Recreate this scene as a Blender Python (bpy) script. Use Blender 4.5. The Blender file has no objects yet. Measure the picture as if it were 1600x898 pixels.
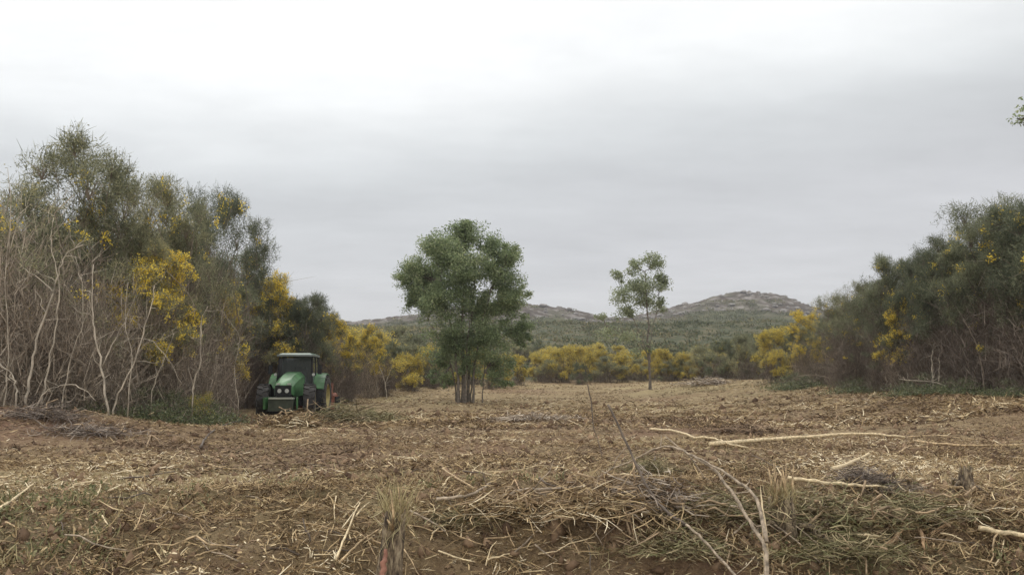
import bpy, bmesh, math
import numpy as np
from mathutils import Vector, Matrix
R = math.radians
S = bpy.context.scene
COL = S.collection

# ------------------------------------------------------------------ camera
EYE = 1.6
FPX = 1256.0                       # focal length in photo pixels (1600 wide)
PITCH = R(6.4)
cam_d = bpy.data.cameras.new('camera'); cam = bpy.data.objects.new('camera', cam_d); COL.objects.link(cam)
cam_d.sensor_width = 36; cam_d.lens = 36 * FPX / 1600
cam_d.clip_start = .05; cam_d.clip_end = 6000
cam.location = (0, 0, EYE); cam.rotation_euler = (R(90) + PITCH, 0, 0)
S.camera = cam

# ------------------------------------------------------------------ world, sun, exposure
SUN_EL, SUN_AZ = 52, -35            # the brighter part of the cloud: ahead, a little left
w = bpy.data.worlds.new('World'); S.world = w; w.use_nodes = True
nt = w.node_tree; N = nt.nodes; Lk = nt.links; N.clear()
def nn(t, **k):
    n = N.new(t)
    for a, b in k.items(): setattr(n, a, b)
    return n
out = nn('ShaderNodeOutputWorld'); bg = nn('ShaderNodeBackground'); bg.inputs[1].default_value = .1
sky = nn('ShaderNodeTexSky', sky_type='NISHITA'); sky.sun_disc = False
sky.sun_elevation = R(SUN_EL); sky.sun_rotation = R(SUN_AZ)
tc = nn('ShaderNodeTexCoord'); sep = nn('ShaderNodeSeparateXYZ'); Lk.new(tc.outputs['Generated'], sep.inputs[0])
# overcast layer: brightness by elevation and cloud bands, in direction space
ad = nn('ShaderNodeMath', operation='ADD'); Lk.new(sep.outputs[2], ad.inputs[0]); ad.inputs[1].default_value = .10
mx = nn('ShaderNodeMath', operation='MAXIMUM'); Lk.new(ad.outputs[0], mx.inputs[0]); mx.inputs[1].default_value = .05
dx = nn('ShaderNodeMath', operation='DIVIDE'); Lk.new(sep.outputs[0], dx.inputs[0]); Lk.new(mx.outputs[0], dx.inputs[1])
dy = nn('ShaderNodeMath', operation='DIVIDE'); Lk.new(sep.outputs[1], dy.inputs[0]); Lk.new(mx.outputs[0], dy.inputs[1])
cv = nn('ShaderNodeCombineXYZ'); Lk.new(dx.outputs[0], cv.inputs[0]); Lk.new(dy.outputs[0], cv.inputs[1])
mp = nn('ShaderNodeMapping'); mp.inputs['Scale'].default_value = (.26, .42, 1); mp.inputs['Rotation'].default_value = (0, 0, R(-9)); Lk.new(cv.outputs[0], mp.inputs[0])
nz = nn('ShaderNodeTexNoise'); nz.inputs['Scale'].default_value = 1.6; nz.inputs['Detail'].default_value = 5; nz.inputs['Roughness'].default_value = .5
Lk.new(mp.outputs[0], nz.inputs['Vector'])
nz2 = nn('ShaderNodeTexNoise'); nz2.inputs['Scale'].default_value = 4.2; nz2.inputs['Detail'].default_value = 6; nz2.inputs['Roughness'].default_value = .62
Lk.new(mp.outputs[0], nz2.inputs['Vector'])
# elevation, shifted brighter towards the left
lx = nn('ShaderNodeMath', operation='MULTIPLY'); Lk.new(sep.outputs[0], lx.inputs[0]); lx.inputs[1].default_value = -.10
el = nn('ShaderNodeMath', operation='ADD'); Lk.new(sep.outputs[2], el.inputs[0]); Lk.new(lx.outputs[0], el.inputs[1])
yb = nn('ShaderNodeMath', operation='MULTIPLY'); Lk.new(sep.outputs[1], yb.inputs[0]); yb.inputs[1].default_value = -1.0  # added fill: unseen sky behind the camera brightened to light camera-facing sides
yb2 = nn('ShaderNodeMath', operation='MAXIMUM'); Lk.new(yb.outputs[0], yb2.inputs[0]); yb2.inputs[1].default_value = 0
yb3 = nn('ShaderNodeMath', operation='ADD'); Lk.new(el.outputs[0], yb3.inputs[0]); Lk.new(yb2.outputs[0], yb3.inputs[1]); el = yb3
n1 = nn('ShaderNodeMath', operation='MULTIPLY_ADD'); Lk.new(nz.outputs[0], n1.inputs[0]); n1.inputs[1].default_value = .20; n1.inputs[2].default_value = -.10
el2 = nn('ShaderNodeMath', operation='ADD'); Lk.new(el.outputs[0], el2.inputs[0]); Lk.new(n1.outputs[0], el2.inputs[1])
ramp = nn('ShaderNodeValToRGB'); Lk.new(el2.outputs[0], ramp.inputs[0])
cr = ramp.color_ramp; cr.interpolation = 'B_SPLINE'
pts = [(0, (.76, .755, .76)), (.09, (.685, .68, .70)), (.18, (.625, .63, .64)), (.25, (.66, .675, .68)), (.31, (.82, .84, .84)), (.39, (1.12, 1.13, 1.12)), (.60, (1.15, 1.15, 1.15)), (.76, (1.62, 1.60, 1.56)), (1, (1.8, 1.77, 1.72))]  # last stops: unseen sky, raised to brighten ground and plants
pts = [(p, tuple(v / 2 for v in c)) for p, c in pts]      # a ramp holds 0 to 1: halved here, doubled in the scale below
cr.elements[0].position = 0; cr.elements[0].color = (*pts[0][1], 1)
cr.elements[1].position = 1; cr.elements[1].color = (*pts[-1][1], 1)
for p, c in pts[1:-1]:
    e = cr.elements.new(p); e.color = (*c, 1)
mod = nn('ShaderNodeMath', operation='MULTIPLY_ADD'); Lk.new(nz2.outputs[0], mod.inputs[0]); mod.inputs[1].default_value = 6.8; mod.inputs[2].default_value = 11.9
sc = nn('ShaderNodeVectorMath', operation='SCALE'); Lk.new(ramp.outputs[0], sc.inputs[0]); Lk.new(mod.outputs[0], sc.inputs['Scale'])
mix = nn('ShaderNodeMixRGB'); mix.inputs[0].default_value = .93
Lk.new(sky.outputs[0], mix.inputs[1]); Lk.new(sc.outputs[0], mix.inputs[2])
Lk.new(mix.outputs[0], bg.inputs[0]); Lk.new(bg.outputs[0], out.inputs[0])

sd = bpy.data.lights.new('sun', 'SUN'); sd.energy = .9; sd.angle = R(20); sd.color = (1, .97, .92)
so = bpy.data.objects.new('sun', sd); COL.objects.link(so)
sv = Vector((math.sin(R(SUN_AZ)) * math.cos(R(SUN_EL)), math.cos(R(SUN_AZ)) * math.cos(R(SUN_EL)), math.sin(R(SUN_EL))))
so.rotation_euler = sv.to_track_quat('Z', 'Y').to_euler(); so.location = (0, 0, 40)
S.view_settings.view_transform = 'Standard'; S.view_settings.look = 'None'
S.view_settings.exposure = .40; S.view_settings.gamma = 1
S.cycles.max_bounces = 5; S.cycles.diffuse_bounces = 3; S.cycles.glossy_bounces = 2; S.cycles.transmission_bounces = 4
S.cycles.transparent_max_bounces = 6; S.cycles.volume_bounces = 0; S.cycles.caustics_reflective = False; S.cycles.caustics_refractive = False

# ------------------------------------------------------------------ noise and ground height
rt = np.random.default_rng(7).random((256, 256))
def vn(x, y, s=0):
    x = np.asarray(x, float) + s * 17.13; y = np.asarray(y, float) + s * 9.71
    xi = np.floor(x).astype(int); yi = np.floor(y).astype(int); fx = x - xi; fy = y - yi
    fx = fx * fx * (3 - 2 * fx); fy = fy * fy * (3 - 2 * fy)
    a = rt[xi & 255, yi & 255]; b = rt[(xi + 1) & 255, yi & 255]; c = rt[xi & 255, (yi + 1) & 255]; d = rt[(xi + 1) & 255, (yi + 1) & 255]
    return (a * (1 - fx) + b * fx) * (1 - fy) + (c * (1 - fx) + d * fx) * fy - .5
def fbm(x, y, s=0, o=4, g=.5):
    r = 0; a = 1
    for i in range(o):
        r = r + a * vn(x * 2 ** i, y * 2 ** i, s + i); a *= g
    return r
def sm(t): t = np.clip(t, 0, 1); return t * t * (3 - 2 * t)
TD = [-60, 0, 2, 3, 3.8, 4.6, 5.4, 7, 11, 16, 24, 34, 45, 52, 60, 75, 100, 150, 250, 400, 560, 900, 1600]
TZ = [-1.7, -1.65, -1.5, -1.15, -.95, -.83, -.80, -.90, -1.05, -1.17, -1.30, -1.42, -1.30, -1.0, -.72, -.25, .6, 4.5, 14, 24, 30, 10, -20]
RPX = [300, 480, 560, 600, 650, 700, 790, 835, 870, 920, 950, 1000, 1030, 1070, 1110, 1160, 1200, 1240, 1270, 1330, 1400, 1700]
RPY = [516, 510, 507, 504, 497, 487, 474, 479, 487, 497, 501, 497, 490, 475, 463, 459, 461, 468, 480, 500, 507, 512]
RD = 560.0
def ridge(x, yy=RD): 
    px = 800 + x / yy * FPX
    return (590 - np.interp(px, RPX, RPY)) / FPX * RD
def G(x, y):
    x = np.asarray(x, float); y = np.asarray(y, float)
    b = np.interp(y, TD, TZ) * .5 + np.interp(y * 1.03, TD, TZ) * .25 + np.interp(y * .97, TD, TZ) * .25
    b = b + .85 * sm((x - 7) / 9.5) * sm((y - 9) / 17) * sm((75 - y) / 25)
    b = b + .62 * np.exp(-((x + 10) / 3.6) ** 2 - ((y - 15.2) / 3.0) ** 2)
    b = b - .20 * np.exp(-((x + 9) / 5) ** 2 - ((y - 34) / 5) ** 2)
    b = b - .26 * np.exp(-((x - .2) / 1.1) ** 2 - ((y - 4.3) / .5) ** 2) - .20 * np.exp(-((x - 1.8) / 1.0) ** 2 - ((y - 4.2) / .5) ** 2)
    b = b + .10 * np.exp(-((x - 1.4) / .25) ** 2 - ((y - 4.6) / .3) ** 2) 
    b = b + .16 * np.exp(-((x - 8.8) / .9) ** 2 - ((y - 52) / .9) ** 2)
    near = sm((90 - y) / 40)
    yc = y + .75 * fbm(x / 1.3, y / 3, 81, 4) - np.interp(x, [-3, -1.5, .5, 3, 6], [-1.1, -.75, .1, .75, 1.1])
    b = b - .27 * sm((5.0 - yc) / 1.5) + .05 * sm((x + .5) / 1) * np.abs(fbm(x / .4, y / .4, 97, 3)) * sm((7 - y) / 1.5) * sm((x + 2.2) / 1.8) + .05 * np.exp(-((yc - 5.25) / .35) ** 2) * sm((x + 1.5) / 1.5)
    b = b + sm((14 - y) / 6) * .05 * fbm(x / .16, y / .16, 21, 3) * (.4 + 1.6 * sm(fbm(x / 1.1, y / 1.1, 25, 2) + .5))
    b = b + near * (.10 * fbm(x / 2.2, y / 2.2, 1, 3) + .045 * fbm(x / .5, y / .5, 5, 3) + .07 * fbm(x / 1.3, y / 2.4, 88, 3) * sm((y - 9) / 10))
    h = (ridge(x, np.clip(y, 380, 560)) - 30) * sm((y - 370) / 190) * sm((900 - y) / 260)
    h = h + sm((y - 110) / 160) * 5 * fbm(x / 45, y / 45, 9, 3)
    rocky = sm((y - 400) / 50)
    return EYE + b + h + rocky * (3.6 * np.abs(fbm(x / 15, y / 12, 12, 3)) + 1.8 * np.abs(fbm(x / 4.3, y / 4.3, 15, 2)) - 1.2)
def gz(x, y): return float(G(x, y))
cp, sp_ = math.cos(PITCH), math.sin(PITCH)
def ray(px, py):
    u = (px - 800) / FPX; v = (449 - py) / FPX
    return np.array([u, cp - v * sp_, sp_ + v * cp])
def at(px, py, d):                 # the point seen at (px,py) whose distance ahead is d
    r = ray(px, py); return np.array([0, 0, EYE]) + r * (d / r[1])
def onground(px, py):
    r = ray(px, py); r = r / r[1]
    ds = np.geomspace(2.2, 300, 900); z = EYE + r[2] * ds - G(r[0] * ds, ds)
    k = np.argmax(z < 0)
    if not (z < 0).any(): k = 899
    d = ds[k]; return np.array([r[0] * d, d, G(r[0] * d, d)])

# ------------------------------------------------------------------ mesh builder
class MB:
    def __init__(s): s.v = []; s.f = []; s.n = 0; s.a = []
    def add(s, v, f, a=None):
        v = np.asarray(v, float).reshape(-1, 3); f = np.asarray(f, int)
        s.v.append(v); s.f.append(f + s.n); s.n += len(v); return s
    def mesh(s, name, smooth=False):
        m = bpy.data.meshes.new(name)
        V = np.concatenate(s.v) if s.v else np.zeros((0, 3))
        m.vertices.add(len(V)); m.vertices.foreach_set('co', V.astype(np.float32).ravel())
        sizes = np.concatenate([np.full(len(f), f.shape[1]) for f in s.f]) if s.f else np.zeros(0, int)
        loops = np.concatenate([f.ravel() for f in s.f]) if s.f else np.zeros(0, int)
        m.loops.add(len(loops)); m.loops.foreach_set('vertex_index', loops.astype(np.int32))
        m.polygons.add(len(sizes)); m.polygons.foreach_set('loop_start', np.concatenate([[0], np.cumsum(sizes)[:-1]]).astype(np.int32))
        try: m.polygons.foreach_set('loop_total', sizes.astype(np.int32))
        except Exception: pass
        m.update(calc_edges=True)
        if smooth: m.polygons.foreach_set('use_smooth', np.ones(len(sizes), bool))
        return m
    def build(s, name, mat, parent=None, smooth=False, **kw):
        m = s.mesh(name, smooth); m.materials.append(mat)
        return link(name, m, parent, **kw)
    def tube(s, P, rad, k=5, cap=True):
        P = np.asarray(P, float); n = len(P); rad = np.broadcast_to(np.asarray(rad, float), (n,))
        T = np.gradient(P, axis=0); T /= np.linalg.norm(T, axis=1)[:, None] + 1e-9
        ref = np.array([.31, .17, .93]) if abs(T[0][2]) < .8 else np.array([.9, .3, .1])
        A = np.cross(T, ref); A /= np.linalg.norm(A, axis=1)[:, None] + 1e-9; B = np.cross(T, A)
        t = np.arange(k) * 2 * math.pi / k
        V = P[:, None] + rad[:, None, None] * (np.cos(t)[None, :, None] * A[:, None] + np.sin(t)[None, :, None] * B[:, None])
        i = np.arange(n - 1)[:, None] * k; j = np.arange(k)[None]; j2 = (j + 1) % k
        F = np.stack([i + j, i + j2, i + k + j2, i + k + j], -1).reshape(-1, 4)
        base = s.n
        s.add(V.reshape(-1, 3), F)
        if cap:
            s.f.append(np.array([[base + q for q in range(k)][::-1]])); s.f.append(np.array([[base + (n - 1) * k + q for q in range(k)]]))
        return s
    def blades(s, P, D, L, W, rng, taper=.15):
        """narrow tapered quads: P base, D unit direction"""
        M = len(P); X = rng.normal(size=(M, 3)); X = np.cross(D, X); X /= np.linalg.norm(X, axis=1)[:, None] + 1e-9
        L = np.broadcast_to(L, (M,))[:, None]; W = np.broadcast_to(W, (M,))[:, None]
        e = P + D * L
        V = np.stack([P - X * W / 2, P + X * W / 2, e + X * W * taper, e - X * W * taper], 1)
        return s.add(V, np.arange(M * 4).reshape(M, 4))
    def leaves(s, P, D, L, W, rng):
        """diamond leaves"""
        M = len(P); X = rng.normal(size=(M, 3)); X = np.cross(D, X); X /= np.linalg.norm(X, axis=1)[:, None] + 1e-9
        L = np.broadcast_to(L, (M,))[:, None]; W = np.broadcast_to(W, (M,))[:, None]
        V = np.stack([P, P + D * L * .45 + X * W / 2, P + D * L, P + D * L * .45 - X * W / 2], 1)
        return s.add(V, np.arange(M * 4).reshape(M, 4))
    def bent(s, P, D, L, W, rng, bend=.3, lift=None):
        """flat bent strips of two quads lying about"""
        M = len(P); U = np.tile([0., 0, 1], (M, 1)) + rng.normal(size=(M, 3)) * .5
        X = np.cross(D, U); X /= np.linalg.norm(X, axis=1)[:, None] + 1e-9
        B = D + X * (rng.random((M, 1)) - .5) * bend * 2 + np.array([0, 0, 1]) * (rng.random((M, 1)) - .6) * bend
        B /= np.linalg.norm(B, axis=1)[:, None]
        L = np.broadcast_to(L, (M,))[:, None] / 2; W = np.broadcast_to(W, (M,))[:, None] / 2
        a = P; b = P + D * L; c = b + B * L
        V = np.stack([a - X * W * .7, a + X * W * .7, b + X * W, b - X * W, c + X * W * .4, c - X * W * .4], 1)
        o = np.arange(M)[:, None] * 6
        F = np.concatenate([o + [0, 1, 2, 3], o + [3, 2, 4, 5]])
        return s.add(V, F)
def link(name, data, parent=None, kind=None, label=None, cat=None, group=None):
    o = bpy.data.objects.new(name, data); COL.objects.link(o)
    if parent is not None: o.parent = parent
    if kind: o['kind'] = kind
    if label: o['label'] = label
    if cat: o['category'] = cat
    if group: o['group'] = group
    return o
def thing(name, label, cat, loc, rz=0, group=None, sc=1):
    o = link(name, None, None, None, label, cat, group); o.location = [float(c) for c in loc]; o.rotation_euler.z = rz
    o.scale = (sc, sc, sc) if not isinstance(sc, tuple) else sc
    return o

# ------------------------------------------------------------------ materials
def mat(name):
    m = bpy.data.materials.new(name); m.use_nodes = True; t = m.node_tree
    return m, t, t.nodes, t.links, t.nodes['Principled BSDF']
def setramp(r, stops):
    c = r.color_ramp; c.elements[0].position = stops[0][0]; c.elements[0].color = (*stops[0][1], 1)
    c.elements[1].position = stops[-1][0]; c.elements[1].color = (*stops[-1][1], 1)
    for p, col in stops[1:-1]:
        e = c.elements.new(p); e.color = (*col, 1)
def plain(name, c, rough=.5, metal=0, noise=.25, scale=6, bump=0, spec=.5):
    m, t, n, l, b = mat(name); b.inputs['Roughness'].default_value = rough; b.inputs['Metallic'].default_value = metal
    b.inputs['Specular IOR Level'].default_value = spec
    tx = n.new('ShaderNodeTexNoise'); tx.inputs['Scale'].default_value = scale; tx.inputs['Detail'].default_value = 5
    g = n.new('ShaderNodeTexCoord'); l.new(g.outputs['Object'], tx.inputs['Vector'])
    r = n.new('ShaderNodeValToRGB'); c = np.array(c); setramp(r, [(.3, tuple(c * (1 - noise))), (.7, tuple(np.minimum(c * (1 + noise), 1)))])
    l.new(tx.outputs[0], r.inputs[0]); l.new(r.outputs[0], b.inputs['Base Color'])
    if bump:
        bp = n.new('ShaderNodeBump'); bp.inputs['Strength'].default_value = bump; bp.inputs['Distance'].default_value = .02
        l.new(tx.outputs[0], bp.inputs['Height']); l.new(bp.outputs[0], b.inputs['Normal'])
    return m
def island(name, stops, rough=.7, trans=0, objvar=0, spec=.2, patch=None):
    """each leaf, blade or straw gets its own tone"""
    m, t, n, l, b = mat(name); b.inputs['Roughness'].default_value = rough; b.inputs['Specular IOR Level'].default_value = spec
    g = n.new('ShaderNodeNewGeometry'); r = n.new('ShaderNodeValToRGB'); setramp(r, stops)
    src = g.outputs['Random Per Island']
    if patch:
        tc = n.new('ShaderNodeTexCoord'); tx = n.new('ShaderNodeTexNoise'); tx.inputs['Scale'].default_value = patch; tx.inputs['Detail'].default_value = 2
        l.new(tc.outputs['Object'], tx.inputs['Vector'])
        a = n.new('ShaderNodeMath'); a.operation = 'MULTIPLY_ADD'; l.new(tx.outputs[0], a.inputs[0]); a.inputs[1].default_value = 1.6; a.inputs[2].default_value = -.8
        c = n.new('ShaderNodeMath'); c.operation = 'ADD'; l.new(a.outputs[0], c.inputs[0]); l.new(src, c.inputs[1]); src = c.outputs[0]
    if objvar:
        oi = n.new('ShaderNodeObjectInfo'); a = n.new('ShaderNodeMath'); a.operation = 'MULTIPLY_ADD'
        l.new(oi.outputs['Random'], a.inputs[0]); a.inputs[1].default_value = objvar; l.new(src, a.inputs[2])
        c = n.new('ShaderNodeMath'); c.operation = 'SUBTRACT'; l.new(a.outputs[0], c.inputs[0]); c.inputs[1].default_value = objvar / 2; src = c.outputs[0]
    l.new(src, r.inputs[0]); l.new(r.outputs[0], b.inputs['Base Color'])
    if trans:
        tr = n.new('ShaderNodeBsdfTranslucent'); l.new(r.outputs[0], tr.inputs[0]); mx = n.new('ShaderNodeMixShader'); mx.inputs[0].default_value = trans
        l.new(b.outputs[0], mx.inputs[1]); l.new(tr.outputs[0], mx.inputs[2]); l.new(mx.outputs[0], n['Material Output'].inputs[0])
    return m
M = {}
M['broom'] = island('broom_green', [(0, (.11, .12, .075)), (.45, (.22, .225, .14)), (.8, (.34, .33, .19)), (1, (.44, .40, .22))], trans=.38, objvar=.5, patch=.5)
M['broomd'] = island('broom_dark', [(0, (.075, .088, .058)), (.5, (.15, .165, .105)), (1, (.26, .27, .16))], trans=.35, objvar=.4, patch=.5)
M['flower'] = island('broom_flower', [(0, (.62, .43, .05)), (.4, (.88, .65, .08)), (1, (.95, .78, .16))], trans=.4, objvar=.3)
M['dead'] = island('dead_twigs', [(0, (.09, .07, .055)), (.45, (.25, .20, .155)), (.8, (.42, .35, .27)), (1, (.58, .50, .40))], objvar=.3)
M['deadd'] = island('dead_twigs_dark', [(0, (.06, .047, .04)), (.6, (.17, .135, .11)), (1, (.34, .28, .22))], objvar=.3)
M['stem'] = plain('broom_stem', (.20, .16, .12), .8, noise=.5, scale=3)
M['stemp'] = plain('broom_stem_pale', (.30, .25, .19), .8, noise=.5, scale=3)
M['stemd'] = plain('broom_stem_dark', (.11, .085, .065), .8, noise=.5, scale=3)
M['pale'] = plain('pale_stem', (.36, .31, .24), .75, noise=.6, scale=4, bump=.4)
M['oak'] = island('oak_leaf', [(0, (.11, .145, .075)), (.5, (.20, .255, .125)), (.85, (.30, .355, .18)), (1, (.40, .43, .24))], rough=.5, trans=.5, spec=.4, patch=.45)
M['oak2'] = island('young_oak_leaf', [(0, (.14, .165, .09)), (.5, (.25, .285, .16)), (1, (.38, .41, .25))], rough=.5, trans=.42, spec=.4, patch=.6)
M['bark'] = plain('oak_bark', (.12, .10, .08), .9, noise=.5, scale=9, bump=.8)
M['bramble'] = island('bramble_leaf', [(0, (.045, .06, .03)), (.5, (.10, .125, .055)), (1, (.22, .23, .11))], rough=.5, trans=.2, spec=.4)
M['scrub'] = island('scrub', [(0, (.06, .07, .035)), (.4, (.10, .112, .052)), (.7, (.14, .14, .065)), (.9, (.17, .135, .08)), (1, (.24, .20, .09))], trans=.15, patch=.025)
M['mulch'] = island('mulch', [(0, (.075, .048, .028)), (.35, (.165, .108, .056)), (.65, (.31, .22, .115)), (.88, (.47, .355, .195)), (.98, (.64, .53, .34)), (1, (.70, .60, .42))], rough=.8, patch=.35)
M['mulchd'] = island('bark_crumbs', [(0, (.07, .048, .032)), (.5, (.15, .10, .065)), (1, (.27, .19, .12))], rough=.9)
M['clod'] = island('clod', [(0, (.06, .036, .022)), (.5, (.14, .09, .055)), (1, (.25, .17, .105))], rough=.95)
M['grassdry'] = island('dry_grass', [(0, (.20, .16, .08)), (.5, (.36, .30, .16)), (1, (.55, .48, .28))], trans=.2)
M['weed'] = island('weed', [(0, (.08, .085, .04)), (.5, (.17, .17, .08)), (1, (.30, .28, .15))], trans=.25)
M['cutb'] = island('cut_brush', [(0, (.06, .048, .026)), (.3, (.15, .115, .06)), (.55, (.13, .135, .055)), (.8, (.26, .215, .115)), (1, (.42, .34, .2))])
M['cut'] = plain('fresh_cut_wood', (.62, .45, .25), .8, noise=.3, scale=14, bump=.4)
M['stick'] = plain('stick_tan', (.40, .29, .165), .85, noise=.6, scale=28, bump=.8)
M['stickp'] = plain('stick_pale', (.56, .45, .28), .85, noise=.45, scale=28, bump=.8)
M['stickg'] = plain('stick_grey', (.29, .23, .165), .85, noise=.6, scale=28, bump=.8)
M['stickb'] = plain('stick_brown', (.30, .215, .13), .85, noise=.6, scale=11, bump=.5)
M['stickd'] = plain('stick_dark', (.11, .085, .065), .85, noise=.4, scale=9, bump=.4)
M['orange'] = plain('torn_wood_orange', (.36, .235, .13), .8, noise=.35, scale=16, bump=.5)
def barkmat():
    m, t, n, l, b = mat('stump_bark'); b.inputs['Roughness'].default_value = .9
    g = n.new('ShaderNodeTexCoord'); mp = n.new('ShaderNodeMapping'); mp.inputs['Scale'].default_value = (45, 45, 14); l.new(g.outputs['Object'], mp.inputs[0])
    tx = n.new('ShaderNodeTexNoise'); tx.inputs['Scale'].default_value = 1; tx.inputs['Detail'].default_value = 7; tx.inputs['Roughness'].default_value = .65; l.new(mp.outputs[0], tx.inputs['Vector'])
    r = n.new('ShaderNodeValToRGB'); setramp(r, [(.36, (.035, .025, .018)), (.48, (.13, .095, .06)), (.58, (.27, .21, .135)), (.72, (.42, .35, .24))]); l.new(tx.outputs[0], r.inputs[0]); l.new(r.outputs[0], b.inputs['Base Color'])
    bp = n.new('ShaderNodeBump'); bp.inputs['Strength'].default_value = 1; bp.inputs['Distance'].default_value = .02; l.new(tx.outputs[0], bp.inputs['Height']); l.new(bp.outputs[0], b.inputs['Normal'])
    return m
M['stump'] = barkmat()
M['red'] = plain('torn_root', (.22, .10, .065), .9, noise=.4, scale=12, bump=1)
M['rock'] = plain('granite', (.19, .175, .16), .9, noise=.4, scale=.8, bump=.5)
M['lichen'] = plain('lichen', (.20, .24, .13), .95, noise=.3, scale=30)

# ground: soil with trampled mulch, moss, red earth (zones are attributes laid over the land itself)
def ground_mat():
    m, t, n, l, b = mat('field_soil'); b.inputs['Roughness'].default_value = .95; b.inputs['Specular IOR Level'].default_value = .15
    tc = n.new('ShaderNodeTexCoord')
    def noise(sc, det=6, ro=.6, vec=None):
        x = n.new('ShaderNodeTexNoise'); x.inputs['Scale'].default_value = sc; x.inputs['Detail'].default_value = det; x.inputs['Roughness'].default_value = ro
        l.new(vec or tc.outputs['Object'], x.inputs['Vector']); return x
    def mixc(fac, a, b_):
        x = n.new('ShaderNodeMixRGB'); l.new(fac, x.inputs[0]) if not isinstance(fac, float) else setattr(x.inputs[0], 'default_value', fac)
        l.new(a, x.inputs[1]) if hasattr(a, 'is_linked') else setattr(x.inputs[1], 'default_value', (*a, 1))
        l.new(b_, x.inputs[2]) if hasattr(b_, 'is_linked') else setattr(x.inputs[2], 'default_value', (*b_, 1))
        return x.outputs[0]
    fine = noise(26, 8, .7); r = n.new('ShaderNodeValToRGB')
    setramp(r, [(.3, (.05, .032, .018)), (.45, (.145, .098, .053)), (.56, (.27, .194, .10)), (.72, (.46, .35, .20))]); l.new(fine.outputs[0], r.inputs[0])
    mid = noise(.9, 5, .6); r2 = n.new('ShaderNodeValToRGB'); setramp(r2, [(.42, (0, 0, 0)), (.6, (1, 1, 1))]); l.new(mid.outputs[0], r2.inputs[0])
    c = mixc(r2.outputs[0], r.outputs[0], (.20, .14, .085))
    mm = n.new('ShaderNodeMixRGB'); mm.blend_type = 'MIX'; mm.inputs[0].default_value = .45; l.new(r.outputs[0], mm.inputs[1]); l.new(c, mm.inputs[2]); c = mm.outputs[0]
    def attr(nm):
        a = n.new('ShaderNodeAttribute'); a.attribute_name = nm; return a.outputs['Fac']
    def zone(nm, col, amt, c, nsc):
        z = noise(nsc, 4); mu = n.new('ShaderNodeMath'); mu.operation = 'MULTIPLY'; l.new(z.outputs[0], mu.inputs[0]); l.new(attr(nm), mu.inputs[1])
        m2 = n.new('ShaderNodeMath'); m2.operation = 'MULTIPLY'; m2.use_clamp = True; l.new(mu.outputs[0], m2.inputs[0]); m2.inputs[1].default_value = amt
        return mixc(m2.outputs[0], c, col)
    lo = noise(2.1, 6, .7); r3 = n.new('ShaderNodeValToRGB'); setramp(r3, [(.38, (.11, .075, .045)), (.5, (.22, .16, .095)), (.62, (.37, .29, .175))]); l.new(lo.outputs[0], r3.inputs[0])
    m3 = n.new('ShaderNodeMixRGB'); m3.inputs[0].default_value = .5; l.new(c, m3.inputs[1]); l.new(r3.outputs[0], m3.inputs[2]); c = m3.outputs[0]
    c = zone('straw', (.34, .28, .15), 1.1, c, 5)
    c = zone('redearth', (.15, .082, .056), 1.5, c, 6)
    c = zone('moss', (.10, .105, .05), .9, c, 9)
    c = zone('heath', (.055, .062, .032), 1.8, c, .25)
    l.new(c, b.inputs['Base Color'])
    bp = n.new('ShaderNodeBump'); bp.inputs['Strength'].default_value = .9; bp.inputs['Distance'].default_value = .05
    l.new(fine.outputs[0], bp.inputs['Height']); l.new(bp.outputs[0], b.inputs['Normal'])
    return m
def hill_mat():
    m, t, n, l, b = mat('hill_heath_rock'); b.inputs['Roughness'].default_value = .95; b.inputs['Specular IOR Level'].default_value = .1
    tc = n.new('ShaderNodeTexCoord'); at_ = n.new('ShaderNodeAttribute'); at_.attribute_name = 'rocky'
    a = n.new('ShaderNodeTexNoise'); a.inputs['Scale'].default_value = .12; a.inputs['Detail'].default_value = 7; a.inputs['Roughness'].default_value = .65; l.new(tc.outputs['Object'], a.inputs['Vector'])
    v = n.new('ShaderNodeTexVoronoi'); v.inputs['Scale'].default_value = .28; l.new(tc.outputs['Object'], v.inputs['Vector'])
    rr = n.new('ShaderNodeValToRGB'); setramp(rr, [(.38, (.045, .036, .027)), (.50, (.085, .068, .055)), (.59, (.17, .152, .137)), (.74, (.32, .30, .28))]); l.new(a.outputs[0], rr.inputs[0])
    gr = n.new('ShaderNodeValToRGB'); setramp(gr, [(.35, (.05, .058, .03)), (.5, (.08, .085, .042)), (.62, (.11, .10, .055)), (.75, (.14, .115, .07))]); l.new(a.outputs[0], gr.inputs[0])
    x = n.new('ShaderNodeMixRGB'); l.new(at_.outputs['Fac'], x.inputs[0]); l.new(gr.outputs[0], x.inputs[1]); l.new(rr.outputs[0], x.inputs[2])
    l.new(x.outputs[0], b.inputs['Base Color'])
    bp = n.new('ShaderNodeBump'); bp.inputs['Strength'].default_value = 1; bp.inputs['Distance'].default_value = 1.5
    l.new(a.outputs[0], bp.inputs['Height']); l.new(bp.outputs[0], b.inputs['Normal'])
    return m
M['ground'] = ground_mat(); M['hill'] = hill_mat()

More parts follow.
